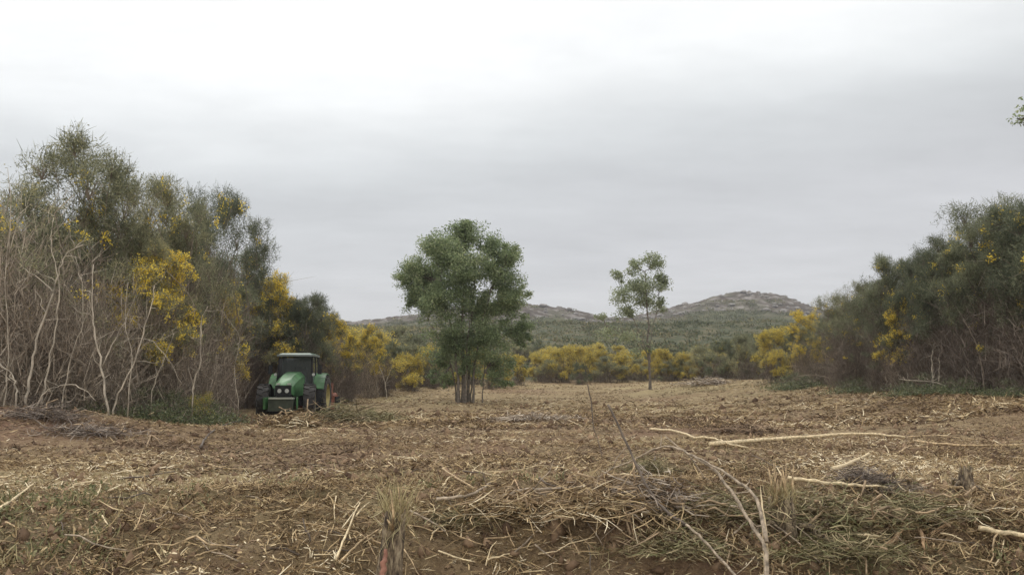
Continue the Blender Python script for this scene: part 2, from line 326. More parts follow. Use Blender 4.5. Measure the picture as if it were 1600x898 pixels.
# ------------------------------------------------------------------ ground and hills
def seq(start, end, s0, g, smax=1e9):
    r = [start]; s = s0
    while r[-1] < end: r.append(r[-1] + s); s = min(s * g, smax)
    return r
xs = seq(0, 5.6, .028, 1.0); xs = xs[:-1] + seq(xs[-1], 900, .03, 1.035)
xs = np.array([-a for a in xs[1:]][::-1] + xs)
ys = np.array([-a for a in seq(0, 60, .3, 1.15)[1:]][::-1] + seq(0, 2.4, .2, 1)[:-1] + seq(2.4, 9, .028, 1)[:-1] + seq(9, 322, .03, 1.016))
def smoothatt(x, y):
    a = {}
    px = 800 + x / np.maximum(y, 1) * FPX
    a['redearth'] = np.clip(np.exp(-((x + 9.2) / 3.4) ** 2 - ((y - 13.6) / 2.6) ** 2) * 1.3 + .75 * sm(fbm(x / 1.7, y / 2.6, 41, 3) * 2.2 - .25) * sm((40 - y) / 20) + .6 * sm(fbm(x / 6, y / 7, 47, 3) * 2.4 - .2), 0, 1)
    a['straw'] = np.clip(np.exp(-((x + 4.0) / 2.8) ** 2 - ((y - 8.5) / 2.0) ** 2) + .8 * sm(fbm(x / 5, y / 4, 43, 3) * 2) + .35 * sm((y - 22) / 20), 0, 1) * sm((80 - y) / 10)
    a['moss'] = np.clip(np.exp(-((x + 2.9) / .9) ** 2 - ((y - 5.4) / .55) ** 2) + np.exp(-((x - 2.5) / 1.0) ** 2 - ((y - 4.4) / .6) ** 2) + np.exp(-((x + 2.9) / .7) ** 2 - ((y - 4.3) / .3) ** 2) + .5 * sm(fbm(x / 2, y / 2, 45, 3) * 2.5 - .5), 0, 1) * sm((60 - y) / 20)
    a['heath'] = sm((y - 72 - 6 * fbm(x / 9, y / 9, 3, 2)) / 8)
    a['rocky'] = sm((y - 415 - 60 * fbm(x / 40, y / 40, 31, 3)) / 30) * np.clip(.6 + 1.1 * sm(fbm(x / 16, y / 16, 33, 4) * 2.4 + .5) , 0, 1)
    return a
def sheet(name, xs, ys, m, names, drop=0):
    X, Y = np.meshgrid(xs, ys); Z = G(X, Y) - drop
    V = np.stack([X, Y, Z], -1).reshape(-1, 3); nx, ny = len(xs), len(ys)
    i = (np.arange(ny - 1)[:, None] * nx + np.arange(nx - 1)[None]).ravel()
    mb = MB().add(V, np.stack([i, i + 1, i + nx + 1, i + nx], -1))
    me = mb.mesh(name, True); me.materials.append(m)
    a = smoothatt(V[:, 0], V[:, 1])
    for k in names:
        at_ = me.attributes.new(k, 'FLOAT', 'POINT'); at_.data.foreach_set('value', a[k].astype(np.float32))
    return link(name, me, kind='structure')
sheet('ground', xs, ys, M['ground'], ['redearth', 'straw', 'moss', 'heath'])
hx = np.concatenate([-np.array(seq(300, 1400, 2, 1.15)[1:])[::-1], np.arange(-300, 380, 1.7), np.array(seq(381, 1400, 2, 1.15))])
hy = np.concatenate([np.arange(318, 660, 1.7), np.array(seq(661, 2600, 2, 1.12))])
sheet('hills', hx, hy, M['hill'], ['rocky'], .25)

# ------------------------------------------------------------------ plants
def unit(v): return v / (np.linalg.norm(v, axis=-1, keepdims=True) + 1e-9)
def curve(a, b, rng, wob=.1, n=7, sag=0, first=None):
    a = np.asarray(a, float); b = np.asarray(b, float); L = np.linalg.norm(b - a)
    t = np.linspace(0, 1, n)[:, None]
    first = np.array([0, 0, 1.]) if first is None else first
    c = a + first * L * .45
    P = (1 - t) ** 2 * a + 2 * t * (1 - t) * c + t ** 2 * b
    w_ = rng.normal(size=(n, 3)) * wob * L * .12; w_[0] = 0; w_[-1] = 0
    return P + w_ + np.array([0, 0, -1]) * sag * L * (t * (1 - t))
def along(P, t):
    k = t * (len(P) - 1); i = min(int(k), len(P) - 2); f = k - i; return P[i] * (1 - f) + P[i + 1] * f
def broom(seed, H, Rr, nclump, nstem, blades_per=420, flower=.0, dead=2500, lowleaf=0, cl_r=(.10, .17), zr=(.5, .93), stemr=.022, deadz=.75, bare_top=False, up=.9, bw=.016, nside=5):
    """multi-stemmed broom: returns meshes for stems, dead twigs, foliage, flowers"""
    rng = np.random.default_rng(seed)
    st, dd, fo, fl = MB(), MB(), MB(), MB()
    cl = []
    for i in range(nclump):
        z = H * (zr[0] + (zr[1] - zr[0]) * ((i + rng.random()) / nclump if H > 3.2 else rng.random())); a = i * 2.4 + rng.random()
        q = (z / H - zr[0]) / (zr[1] - zr[0])
        rr = Rr * (rng.random() ** .5) * ((1.0 - .62 * q ** 2) if H > 3.2 else (1.15 - .75 * q) * rng.uniform(.7, 1.15))
        cl.append((np.array([rr * math.cos(a), rr * math.sin(a), z]), H * rng.uniform(*cl_r)))
    stems = []
    for i in range(nstem):
        c, r = cl[i % nclump]; a = rng.random() * 6.28
        base = np.array([math.cos(a), math.sin(a), 0]) * Rr * .28 * rng.random() ** .5; base[:2] += c[:2] * .25
        e = c + rng.normal(size=3) * r * .5
        if bare_top: e[2] *= rng.uniform(.6, 1.12)
        P = curve(base - [0, 0, .15], e, rng, .5, 9, first=unit(np.array([rng.normal() * .25, rng.normal() * .25, 1.])))
        s0 = stemr * rng.uniform(.55, 1.3); st.tube(P, np.linspace(s0, s0 * .3, 9), 4, False); stems.append(P)
        for k in range(nside):        # bare side branches
            t = rng.uniform(.15, .9); p = along(P, t); d = unit(unit(along(P, min(t + .1, 1)) - p) + rng.normal(size=3) * .55)
            L = H * rng.uniform(.10, .26) * (1.25 - t); st.tube(curve(p, p + d * L, rng, .6, 5, first=d), np.linspace(s0 * .4, s0 * .14, 5), 3, False)
    # dead twigs along the stems
    if dead:
        n = dead; si = rng.integers(0, len(stems), n); t = rng.random(n) ** .8 * deadz
        P = np.array([along(stems[a], b) for a, b in zip(si, t)])
        P[:, :2] += rng.normal(size=(n, 2)) * Rr * .17; P[:, 2] = np.maximum(P[:, 2] + rng.normal(size=n) * .1, .02)
        D = unit(rng.normal(size=(n, 3)) * .55 + [0, 0, .8] + unit(P * [1, 1, 0]) * .25)
        dd.blades(P, D, rng.uniform(.25, .75, n) * H / 5, rng.uniform(.4, 1.1, n) * bw * .85, rng)
    # foliage brushes
    for c, r in cl:
        nt_ = max(8, int(blades_per / 14))
        dv = unit(rng.normal(size=(nt_, 3)) + [0, 0, .35]); tips = c + dv * r * (rng.random((nt_, 1)) ** .7) * [1.3, 1.3, .85]
        for k in range(0, nt_, 3):
            st.tube(np.array([c - [0, 0, r * .5], (c + tips[k]) / 2 + rng.normal(size=3) * .05, tips[k]]), [.008, .006, .003], 3, False)
        B = np.repeat(tips, 14, 0); DV = np.repeat(dv, 14, 0); n = len(B)
        D = unit(DV * .6 + rng.normal(size=(n, 3)) * .62 + [0, 0, up * .30])
        P = B + rng.normal(size=(n, 3)) * r * .13
        L = rng.uniform(.08, .22, n) * H / 5 * 1.05
        nl_ = nt_ * 16; tl = np.repeat(tips, 16, 0) + np.clip(rng.normal(size=(nl_, 3)), -2, 2) * r * .2
        fo.leaves(tl, unit(rng.normal(size=(nl_, 3))), rng.uniform(.03, .075, nl_) * H / 5, rng.uniform(.012, .03, nl_) * H / 5, rng)
        isf = rng.random() < flower * 1.3
        m_ = np.repeat(rng.random(nt_) < (flower * 1.1 if isf else flower * .3), 14)
        fo.blades(P[~m_], D[~m_], L[~m_], rng.uniform(.6, 1.3, (~m_).sum()) * bw, rng)
        if m_.any():
            Pf, Df = P[m_], D[m_]; fo.blades(Pf, Df, L[m_], bw * .8, rng)
            Pf = np.repeat(Pf, 3, 0) + np.repeat(Df * L[m_][:, None], 3, 0) * rng.random((len(Pf) * 3, 1)) * 1.0
            fl.leaves(Pf, unit(rng.normal(size=Pf.shape)), rng.uniform(.03, .07, len(Pf)) * H / 5 * 1.1, rng.uniform(.025, .05, len(Pf)) * H / 5, rng)
    if lowleaf:
        n = lowleaf; P = rng.normal(size=(n, 3)) * [Rr * .5, Rr * .5, H * .2]; P[:, 2] = np.abs(P[:, 2])
        fo.leaves(P, unit(rng.normal(size=(n, 3)) + [0, 0, .5]), rng.uniform(.04, .10, n), rng.uniform(.02, .05, n), rng)
    zz = np.concatenate([v[:, 2] for v in fo.v] + ([v[:, 2] for v in st.v] if bare_top else []))
    return dict(stems=st, twigs=dd, foliage=fo, flowers=fl, H=float(np.percentile(zz, 99.7)))
def protodict(d, fm, dm, sm_, nm):
    r = {'H': d['H']}
    for k, mm in (('stems', sm_), ('twigs', dm), ('foliage', fm), ('flowers', M['flower'])):
        if d[k].n:
            me = d[k].mesh(nm + '_' + k); me.materials.append(mm); r[k] = me
    return r
PR = {}
def put(kind, px, d, top, label, group, rz=0, wide=1., name='broom_bush', cat='bush', base=None):
    if kind not in PR: PR[kind] = makeproto(kind)
    p = PR[kind]; x = (px - 800) / FPX * d; y = d; z = gz(x, y) - .05
    zt = at(px, top, d)[2]; s = max(.2, (zt - z) / p['H'])
    o = thing(name, label, cat, (x, y, z), rz, group, (s * wide, s * wide, s))
    for k, pn in (('stems', 'stem'), ('twigs', 'dead_twigs'), ('foliage', 'foliage'), ('flowers', 'flowers')):
        if k in p: link(pn, p[k], o, kind='stuff' if k in ('twigs', 'flowers') else None)
    return o
def makeproto(k):
    g, i = k[0], int(k[1])
    if g == 'g': return protodict(broom(100 + i, 5.2, 1.6, 16, 26, 560, .04, 3800, cl_r=(.07, .13), zr=(.52, .95), bw=.012), M['broom'], M['dead'], M['stem'], 'green_broom')
    if g == 'c': return protodict(broom(150 + i, 5.4, 2.1, 17, 20, 620, .05, 2000, cl_r=(.065, .12), zr=(.66, .96), bw=.012, nside=7, stemr=.028), M['broom' if i else 'broomd'], M['dead'], M['stem'], 'crowned_broom')
    if g == 'y': return protodict(broom(200 + i, 4.6, 1.45, 20, 24, 560, .50, 3600, zr=(.34, .97), cl_r=(.05, .10), bw=.013), M['broom'], M['dead'], M['stem'], 'yellow_broom')
    if g == 'b': return protodict(broom(300 + i, 4.6, 1.1, 7, 34, 60, .1, 3000, bare_top=True, deadz=.98, zr=(.4, .95), bw=.011, nside=11), M['broom'], M['dead'], M['stemp'], 'bare_broom')
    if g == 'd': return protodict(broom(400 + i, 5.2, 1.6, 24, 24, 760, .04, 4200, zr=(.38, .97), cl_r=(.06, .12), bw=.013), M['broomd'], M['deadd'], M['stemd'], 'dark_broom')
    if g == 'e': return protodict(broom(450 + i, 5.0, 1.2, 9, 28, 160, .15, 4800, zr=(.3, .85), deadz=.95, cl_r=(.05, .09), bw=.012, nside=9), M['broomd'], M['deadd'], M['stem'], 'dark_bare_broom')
    if g == 'm': return protodict(broom(500 + i, 3.0, 2.1, 22, 18, 620, .82, 1500, zr=(.15, .92), cl_r=(.07, .16), bw=.022), M['broom'], M['deadd'], M['stemd'], 'mound_broom')
    if g == 'n': return protodict(broom(550 + i, 3.0, 2.1, 22, 18, 620, .05, 1500, zr=(.14, .92), cl_r=(.08, .17), bw=.022), M['broom' if i % 2 else 'broomd'], M['deadd'], M['stemd'], 'mound_shrub')
    if g == 'l': return protodict(broom(600 + i, 1.3, 1.3, 12, 14, 260, .0, 500, zr=(.1, .75), cl_r=(.2, .3), lowleaf=5200, stemr=.01), M['bramble'], M['dead'], M['stem'], 'bramble')
    if g == 'f': return protodict(broom(650 + i, 1.2, .8, 12, 10, 260, .9, 300, zr=(.2, .85), cl_r=(.16, .28), lowleaf=1500, stemr=.01), M['bramble'], M['dead'], M['stem'], 'low_flowering')
GL, GR, GB = 'broom bushes of the thicket on the left', 'broom bushes of the thicket on the right', 'shrubs along the far edge of the clearing'
LB = 'tangled broom bush in the shaded inside of the left thicket'
RB = 'dark broom bush in the shaded inside of the right thicket'
# ---- left thicket
for a in [
 ('g0', 106, 19, 212, 'tallest olive broom bush of the left thicket, its feathery top against the sky', 0, .85),
 ('c1', 200, 20.5, 262, 'green broom bush with a rounded grey green top, second from the left skyline', 2, .62),
 ('g2', 268, 22.5, 300, 'green broom bush whose top meets the gap of bare curved branches', 4, .7),
 ('c0', 338, 26, 292, 'dark bushy broom leaning out on the right shoulder of the left thicket', 1, .62),
 ('d1', 388, 38, 392, 'dark green broom bush just below the leaning crown of the left thicket', 5, .55),
 ('b0', 8, 16.5, 262, 'tall bare grey broom bush at the left edge of the picture', .5, 1),
 ('b1', -70, 17, 250, 'bare grey broom bush reaching in past the left edge of the picture', 3.5, 1),
 ('y0', 245, 20, 378, 'broom bush with yellow bloom halfway up the left thicket', 2.2, .9),
 ('y1', 428, 39, 428, 'tall broom bush full of yellow flowers behind the tractor cab', 4.4, .9),
 ('y2', 352, 27.5, 455, 'broom bush with hanging yellow flowers left of the tractor', .4, .55),
 ('b2', 50, 16.4, 345, 'bare broom bush of many thin grey stems behind the brown earth mound', 1.1, 1),
 ('b3', 118, 17.2, 365, 'bare broom bush with pale upright stems right of the brown earth mound', 2.9, 1),
 ('b0', 188, 18.4, 395, 'bare grey broom bush behind the forked pale stem', 4.1, 1),
 ('b1', 255, 20, 410, 'bare broom bush standing behind the low bramble patch', 5.3, 1),
 ('b2', 318, 22.5, 440, 'bare brown broom bush above the low yellow flowers', .2, .9),
 ('b3', 345, 27.5, 505, 'bare dark stemmed broom bush at the left side of the tractor', 2.0, .7),
 ('d2', 478, 39, 458, 'dark green broom bush rising behind the right side of the tractor cab', 2.5, .95),
 ('y0', 520, 42, 488, 'yellow green broom bush behind the red implement', 5.1, .8),
 ('e1', 545, 43, 540, 'twiggy grey broom bush right of the red implement', 1.0, .9),
 ('y1', 578, 48, 508, 'yellow flecked broom bush between the tractor and the large oak, taller of its pair', 3.1, .9),
 ('e0', 600, 49, 545, 'grey twiggy broom bush with a pale forked stem between the tractor and the oak', .6, 1),
 ('m0', 640, 55, 552, 'rounded broom bush with yellow bloom at the left of the large oak', 1.5, 1),
 ('e1', 678, 58, 560, 'dark twiggy bush directly left behind the oak trunks', 4.0, 1),
]: put(a[0], a[1], a[2], a[3], a[4], GL, a[5], a[6])
rg = np.random.default_rng(5)
for px, d, top in [(-40,20,330),(40,20.5,360),(90,22,345),(150,22.5,365),(215,24,370),(280,25,385),(310,30,390),(372,40,420),(20,24,330),(130,26,330),(240,28,350),(320,36,380),(405,41,440),(450,41,465),(470,43,480),(520,48,510),(560,53,515),(610,58,530)]:
    put(['d0', 'e0', 'd1', 'e1'][rg.integers(4)], px, d, top, LB, GL, rg.random() * 6, 1.15)
# ---- right thicket
for a in [
 ('d0', 1556, 27, 312, 'tall dark broom bush with a domed top near the right edge of the picture', 0, .9),
 ('d1', 1625, 25, 312, 'tall dark broom bush cut by the right edge of the picture', 2, 1),
 ('d2', 1690, 24, 290, 'dark broom bush of the right thicket just outside the picture', 2.6, 1),
 ('d2', 1500, 29, 368, 'dark green broom bush left of the tall domed one on the right', 4, .85),
 ('d0', 1452, 31, 388, 'dark green broom bush in the middle of the right skyline step', 1.5, .8),
 ('d1', 1400, 34, 400, 'blackish green broom bush with a spiky left shoulder on the right', 3.2, .8),
 ('g1', 1348, 38, 440, 'grey green broom bush low on the right skyline', 5.0, .8),
 ('g2', 1302, 42, 458, 'lighter green broom bush at the left end of the right skyline', 2.4, .8),
 ('y1', 1405, 32.5, 470, 'broom bush with orange yellow bloom under the spiky dark top on the right', 1.2, .9),
 ('y2', 1258, 45, 486, 'broom bush with a bright yellow flowering top at the left end of the right thicket', .3, .9),
 ('e0', 1318, 38, 500, 'bare dark broom bush with grey stems below the lighter green top on the right', 1.7, 1),
 ('e1', 1378, 34, 505, 'bare dark broom bush with leaning stems in the front of the right thicket', 3.7, 1),
 ('e0', 1445, 30.5, 480, 'bare dark broom bush with two pale upright stems on the right', 5.5, 1),
 ('e1', 1520, 28, 450, 'bare dark broom bush under the tall domed bush on the right', .9, 1),
 ('e0', 1590, 26, 440, 'bare dark broom bush at the foot of the right picture edge', 2.8, 1),
 ('m1', 1212, 48, 512, 'rounded broom bush with yellow sides left of the bright flowering top', 4.6, .85),
 ('n0', 1128, 60, 530, 'dark round shrub between the yellow row and the right thicket', .4, .8),
 ('n3', 1165, 55, 522, 'green shrub right beside the dark round shrub at the start of the right thicket', 2.2, .7),
]: put(a[0], a[1], a[2], a[3], a[4], GR, a[5], a[6])
for px, d, top in [(1700,28,330),(1640,29,340),(1580,31,350),(1530,32,380),(1480,34,400),(1430,36,420),(1380,39,430),(1330,43,470),(1290,47,490),(1240,50,510),(1610,35,350),(1500,38,400),(1400,42,440)]:
    put(['d0', 'e0', 'd1', 'd2'][rg.integers(4)], px, d, top, RB, GR, rg.random() * 6, 1.15)
# ---- centre and far edge
for a in [
 ('m0', 845, 72, 556, 'yellow flowering shrub at the left end of the far yellow row', 0, 1),
 ('m2', 882, 70, 545, 'tallest yellow flowering shrub of the far row, left of the young oak', 1.5, 1),
 ('n0', 905, 66, 566, 'dark rounded shrub in front of the far yellow row', 3, .8),
 ('m3', 932, 71, 552, 'yellow orange shrub of the far row just right of the dark rounded shrub', 2.5, 1),
 ('m1', 972, 70, 560, 'yellow orange shrub of the far row directly left of the young oak trunk', 4.2, 1),
 ('m2', 1035, 69, 551, 'bright yellow shrub directly right of the young oak trunk', 5.1, 1),
 ('m3', 1068, 68, 556, 'bright yellow shrub at the right end of the far yellow row', .7, .9),
 ('n3', 1000, 72, 560, 'dull green shrub behind the young oak trunk', 2, 1),
 ('m0', 780, 60, 558, 'yellow tipped shrub behind the right side of the large oak', 3.3, .9),
 ('n0', 765, 57, 575, 'low dark shrub at the right foot of the large oak', 5.6, .7),
 ('m1', 810, 64, 560, 'small yellow shrub seen just right of the large oak', 1.1, .8),
 ('n1', 655, 66, 522, 'green shrub whose top shows left of the large oak crown', 2.7, 1),
 ('n2', 700, 68, 530, 'green shrub hidden behind the large oak trunks', 4.4, 1),
 ('n3', 615, 68, 510, 'green shrub on the far skyline left of the large oak', .5, 1),
]: put(a[0], a[1], a[2], a[3] - (6 if a[0][0] == 'm' else 0), a[4], GB, a[5], a[6], name='shrub', cat='shrub')
for k, (px, d, top, kd) in enumerate([(600, 60, 530, 'm1'), (632, 62, 538, 'n1'), (668, 63, 540, 'm2'), (690, 62, 548, 'n3'), (858, 69, 562, 'n1'), (862, 77, 545, 'm3'), (905, 78, 540, 'm0'), (948, 69, 556, 'n3'), (985, 76, 548, 'm2'), (1015, 77, 546, 'm1'), (1052, 68, 560, 'n1'), (1085, 72, 548, 'm2'), (1100, 66, 540, 'n1'), (1110, 70, 545, 'm3'), (1150, 62, 525, 'n3'), (1190, 58, 520, 'n1'), (740, 66, 548, 'm0'), (560, 52, 512, 'm2')]):
    put(kd, px, d, top, 'shrub filling the continuous band behind the front row of yellow shrubs', GB, k * 1.3, 1.15, name='shrub', cat='shrub')
for k in range(34):
    d = rg.uniform(76, 130); px = rg.uniform(560, 1330); top = 590 - 1256 * (gz((px - 800) / FPX * d, d) + rg.uniform(1.8, 3.6) - EYE) / d
    put(['n0', 'n1', 'm1', 'n3', 'n2', 'm3'][rg.integers(6)], px, d, top, 'distant green shrub on the low slope beyond the clearing', GB, rg.random() * 6, 1.2, name='shrub', cat='shrub')
# ---- low growth
GU = 'low undergrowth patches at the foot of the thickets'
for a in [
 ('l0', 235, 18.5, 602, 'low green bramble patch at the foot of the left thicket, left half', 0, 1.1),
 ('l1', 285, 19.5, 606, 'low green bramble patch beside the small yellow flowers', 2, 1.1),
 ('l0', 335, 21.5, 626, 'low bramble patch on the left side of the tractor', 4, 1.2),
 ('l1', 110, 17.2, 612, 'low green bramble patch behind the brown earth mound', 1, 1.2),
 ('f0', 318, 19.3, 612, 'small yellow flowering broom at the foot of the left thicket', 1, .8),
 ('l0', 1440, 28.3, 582, 'low green bramble patch at the foot of the right thicket', 1, 1.4),
 ('l1', 1500, 27, 588, 'low green bramble patch below the tall domed bush on the right', 3, 1.3),
 ('l0', 1570, 25, 590, 'low dark bramble patch at the right picture edge', 5, 1.3),
 ('l1', 1245, 42, 580, 'low shrub in front of the bright flowering top on the right', 2, 1.5),
 ('l1', 1340, 35, 588, 'low bramble patch below the bare dark stems on the right', .2, 1.5),
]: put(a[0], a[1], a[2], a[3], a[4], GU, a[5], a[6], name='bramble_patch', cat='bramble')

# ------------------------------------------------------------------ oaks
def tree(name, label, base, lobes, trunks, leafmat, seed, nleaf, leaf=(.06, .11), tw=.12, barkm=None, spread=(.10, .24)):
    rng = np.random.default_rng(seed); o = thing(name, label, 'tree', base)
    tr, br, lf = MB(), MB(), MB(); ends = []
    for (p0, p1, r0) in trunks:
        P = curve(p0, p1, rng, .05, 10); n = len(P); P[0][2] -= .2
        rad = np.linspace(r0, r0 * .35, n); rad[0] *= 1.5; tr.tube(P, rad, 8, False); ends.append(P)
    allp = np.concatenate([e[4:] for e in ends])
    for (c, r, wgt) in lobes:
        c = np.array(c, float); r = np.array(r, float)
        q = allp[np.argmin(np.linalg.norm(allp - c + [0, 0, .6], axis=1))]
        P = curve(q, c, rng, .5, 6, first=unit(unit(c - q) + [0, 0, .4])); br.tube(P, np.linspace(tw * .5, tw * .2, 6), 5, False)
        nb = max(6, int(48 * wgt)); per = int(nleaf * wgt / nb * 1.0)
        for k in range(nb):
            dv = unit(rng.normal(size=3) + [0, 0, .15]); t = c + dv * r * rng.uniform(.25, 1.0)
            s = along(P, rng.uniform(.3, 1)); Q = curve(s, t, rng, .5, 5, first=unit(t - s)); br.tube(Q, np.linspace(tw * .16, tw * .05, 5), 3, False)
            cr_ = np.mean(r) * rng.uniform(*spread)
            nl = int(per * rng.uniform(.5, 1.5)); X = t + np.clip(rng.normal(size=(nl, 3)), -1.7, 1.7) * cr_ * [.8, .8, .6] + (t - s) * np.clip(rng.normal(size=(nl, 1)), -1.5, 1) * .10
            lf.leaves(X, unit(rng.normal(size=(nl, 3)) + dv * .5 + [0, 0, -.1]), rng.uniform(*leaf, nl), rng.uniform(*leaf, nl) * .6, rng)
    tr.build('trunk', barkm or M['bark'], o, True); br.build('branches', barkm or M['bark'], o, True); lf.build('crown', leafmat, o)
    return o
D1 = 43.0; bx_ = (725 - 800) / FPX * D1; bz = gz(bx_, D1); B1 = np.array([bx_, D1, bz])
def L1(px, py, dy=0): p = at(px, py, D1) - B1; p[1] += dy; return p
s1 = D1 / FPX
lob = []
for (px, py, rx, rz_, w_, dy) in [
    (728, 372, 34, 28, .8, 0), (690, 395, 38, 30, .9, -.6), (775, 392, 34, 32, .9, .5), (655, 430, 32, 38, .8, .3), (722, 420, 48, 40, 1.4, -1.2), (722, 425, 48, 40, .8, 1.3),
    (785, 435, 36, 42, 1.1, -.4), (648, 468, 26, 24, .5, 0), (690, 475, 42, 34, 1.1, -.9), (745, 480, 42, 34, 1.1, .6), (795, 478, 30, 34, .8, -.2), (670, 445, 34, 40, .8, 1.2),
    (818, 456, 14, 9, .07, .2), (806, 515, 24, 30, .55, .3), (760, 530, 36, 34, .8, -.4), (700, 525, 34, 30, .7, -.5), (690, 560, 30, 26, .4, .4), (770, 565, 36, 26, .5, .4), (728, 555, 36, 30, .45, 0), (728, 356, 15, 15, .22, 0), (690, 590, 26, 16, .2, .3), (775, 592, 28, 14, .22, .2), (640, 430, 20, 26, .35, 0), (796, 400, 18, 20, .35, 0)]:
    lob.append((L1(px, py, dy), (rx * s1, min(rx, 40) * s1 * 1.0, rz_ * s1), w_))
tk = []
for (x0, x1, y1, r0, dy) in [(-.18, 690, 440, .085, -.3), (-.05, 722, 400, .10, 0), (.12, 742, 410, .085, .3), (.3, 775, 430, .06, -.2), (-.28, 668, 500, .045, .3), (.62, 765, 520, .035, .1), (.05, 735, 500, .06, -.5), (.2, 752, 520, .05, .4)]:
    tk.append((np.array([x0 * 1.55 + .04, dy * .9, 0]), L1(x1, y1, dy), r0))
tree('oak_tree', 'large dark green multi-stemmed oak standing alone in the middle of the clearing', B1, lob, tk, M['oak'], 11, 7600, leaf=(.07, .13), tw=.11, spread=(.12, .30))

D2 = 52.0; x2 = (1014 - 800) / FPX * D2; B2 = np.array([x2, D2, gz(x2, D2)])
def L2(px, py, dy=0): p = at(px, py, D2) - B2; p[1] += dy; return p
s2 = D2 / FPX
lob = [(L2(px, py, dy), (rx * s2, rx * s2, rz_ * s2), w_) for (px, py, rx, rz_, w_, dy) in [
    (1022, 413, 20, 14, .45, 0), (992, 418, 14, 12, .25, .2), (1032, 440, 16, 18, .4, -.3), (1000, 445, 26, 20, .7, .3), (966, 432, 9, 12, .13, 0), (972, 465, 18, 16, .4, -.3), (975, 487, 20, 10, .3, .3), (1012, 470, 22, 18, .5, .4), (1035, 478, 11, 12, .15, 0),
    (940, 497, 10, 8, .08, 0), (950, 520, 22, 14, .16, 0), (985, 528, 22, 14, .16, .3), (1000, 550, 18, 12, .10, 0), (1016, 543, 6, 10, .06, 0)]]
tk = [(np.array([0, 0, 0]), L2(1008, 425), .085), (np.array([.02, 0, .5]), L2(975, 470, .2), .04), (np.array([.0, 0, 1.6]), L2(950, 512, 0), .025), (np.array([.0, 0, 1.6]), L2(1030, 470, 0), .03)]
tree('young_oak_tree', 'slender young oak with a small airy crown on a little earth mound', B2, lob, tk, M['oak2'], 12, 3600, leaf=(.08, .15), tw=.06, spread=(.2, .5))
# the tree standing just outside the right edge, whose twigs reach in
D3 = 11.0; B3 = np.array([8.9, D3, gz(8.9, D3)])
def L3(px, py, dy=0): p = at(px, py, D3) - B3; p[1] += dy; return p
lob = [(L3(1612, 178), (.20, .25, .16), .22), (L3(1590, 186), (.08, .12, .10), .05), (L3(1607, 155), (.10, .15, .06), .04), (L3(1680, 130), (.5, .5, .4), .5), (L3(1720, 60), (.7, .7, .6), .8), (L3(1800, 120), (.9, .9, .7), 1), (L3(1850, 20), (.9, .9, .8), 1), (L3(1780, 220), (.6, .6, .4), .5)]
tree('edge_oak_tree', 'oak beyond the right edge of the picture, only its twig tip showing', B3, lob, [(np.array([0, 0, 0]), L3(1800, 60), .13), (np.array([0, 0, 1.8]), L3(1720, 170), .06)], M['oak'], 13, 900, leaf=(.035, .06), tw=.06)

# ------------------------------------------------------------------ notable bare stems of the left thicket (pixel path, distance)
rs = np.random.default_rng(21)
def pxpath(pts, d, dz=None):
    P = [];
    for q in pts:
        dd = q[2] if len(q) > 2 else d
        P.append(at(q[0], q[1], dd))
    return np.array(P)
def smoothpath(P, n=4):
    P = np.asarray(P); 
    if len(P) < 3: 
        t = np.linspace(0, 1, 5)[:, None]; return P[0] * (1 - t) + P[-1] * t
    o = []
    E = np.vstack([2 * P[0] - P[1], P, 2 * P[-1] - P[-2]])
    for i in range(1, len(E) - 2):
        for k in range(n):
            t = k / n; o.append(.5 * ((2 * E[i]) + (E[i + 1] - E[i - 1]) * t + (2 * E[i - 1] - 5 * E[i] + 4 * E[i + 1] - E[i + 2]) * t ** 2 + (-E[i - 1] + 3 * E[i] - 3 * E[i + 1] + E[i + 2]) * t ** 3))
    o.append(P[-1]); return np.array(o)
def barestem(label, d, r0, paths, m='pale', nm='bare_stem'):
    P0 = pxpath(paths[0][::1], d); b = P0[0].copy(); b[2] = gz(b[0], b[1])
    o = thing(nm, label, 'stem', b, group='pale bare stems in front of the left thicket')
    for i, p in enumerate(paths):
        P = smoothpath(pxpath(p, d)) - b
        if i == 0: P = np.vstack([[P[0][0], P[0][1], -.12], P])
        P[1:-1] += rs.normal(size=(len(P) - 2, 3)) * .012
        r = r0 * .62 * (1 if i == 0 else .6)
        mb = MB().tube(P, np.linspace(r, r * .35, len(P)), 6)
        if i == 0:
            for k in range(7):
                q = along(P, rs.uniform(.25, .98)); dv = unit(rs.normal(size=3) * [1, .5, .7] + [0, 0, .7]); L = rs.uniform(.2, .6)
                mb.tube(curve(q, q + dv * L, rs, .6, 4, first=dv), [r * .35, r * .28, r * .2, r * .1], 4)
        mb.build('trunk' if i == 0 else 'branch', M[m], o, True)
    return o
barestem('pale forked bare stem standing at the front of the left thicket', 16.0, .040, [[(170, 658), (159, 574), (148, 524), (144, 480), (146, 413)], [(159, 574), (175, 540), (189, 513), (212, 463)]])
barestem('bare leaning stem right of the pale forked one, curving to the upper right', 16.4, .032, [[(178, 640), (190, 605), (212, 563), (223, 519), (236, 480), (242, 445)]])
barestem('white kinked bare stem above the small yellow flowers', 19.0, .030, [[(301, 622), (303, 600), (312, 569), (312, 540), (315, 502), (325, 478)]])
barestem('thick pale bare stem rising from the brown earth mound', 15.5, .040, [[(42, 622), (50, 570), (61, 519), (84, 457), (94, 420), (106, 396), (130, 382)], [(84, 457), (66, 440), (40, 420)]])
barestem('pale bare stem just right of the thick one on the earth mound', 15.8, .028, [[(66, 618), (76, 570), (88, 500), (92, 440), (80, 380), (84, 340)]])
barestem('low arched dead stem bowing over the brambles of the left thicket', 15.6, .026, [[(54, 640), (66, 618), (84, 605), (111, 601), (135, 612), (150, 626)]])
barestem('short arched dead stem at the left picture edge', 15.2, .03, [[(26, 620), (24, 600), (18, 585), (0, 568), (-20, 560)]])
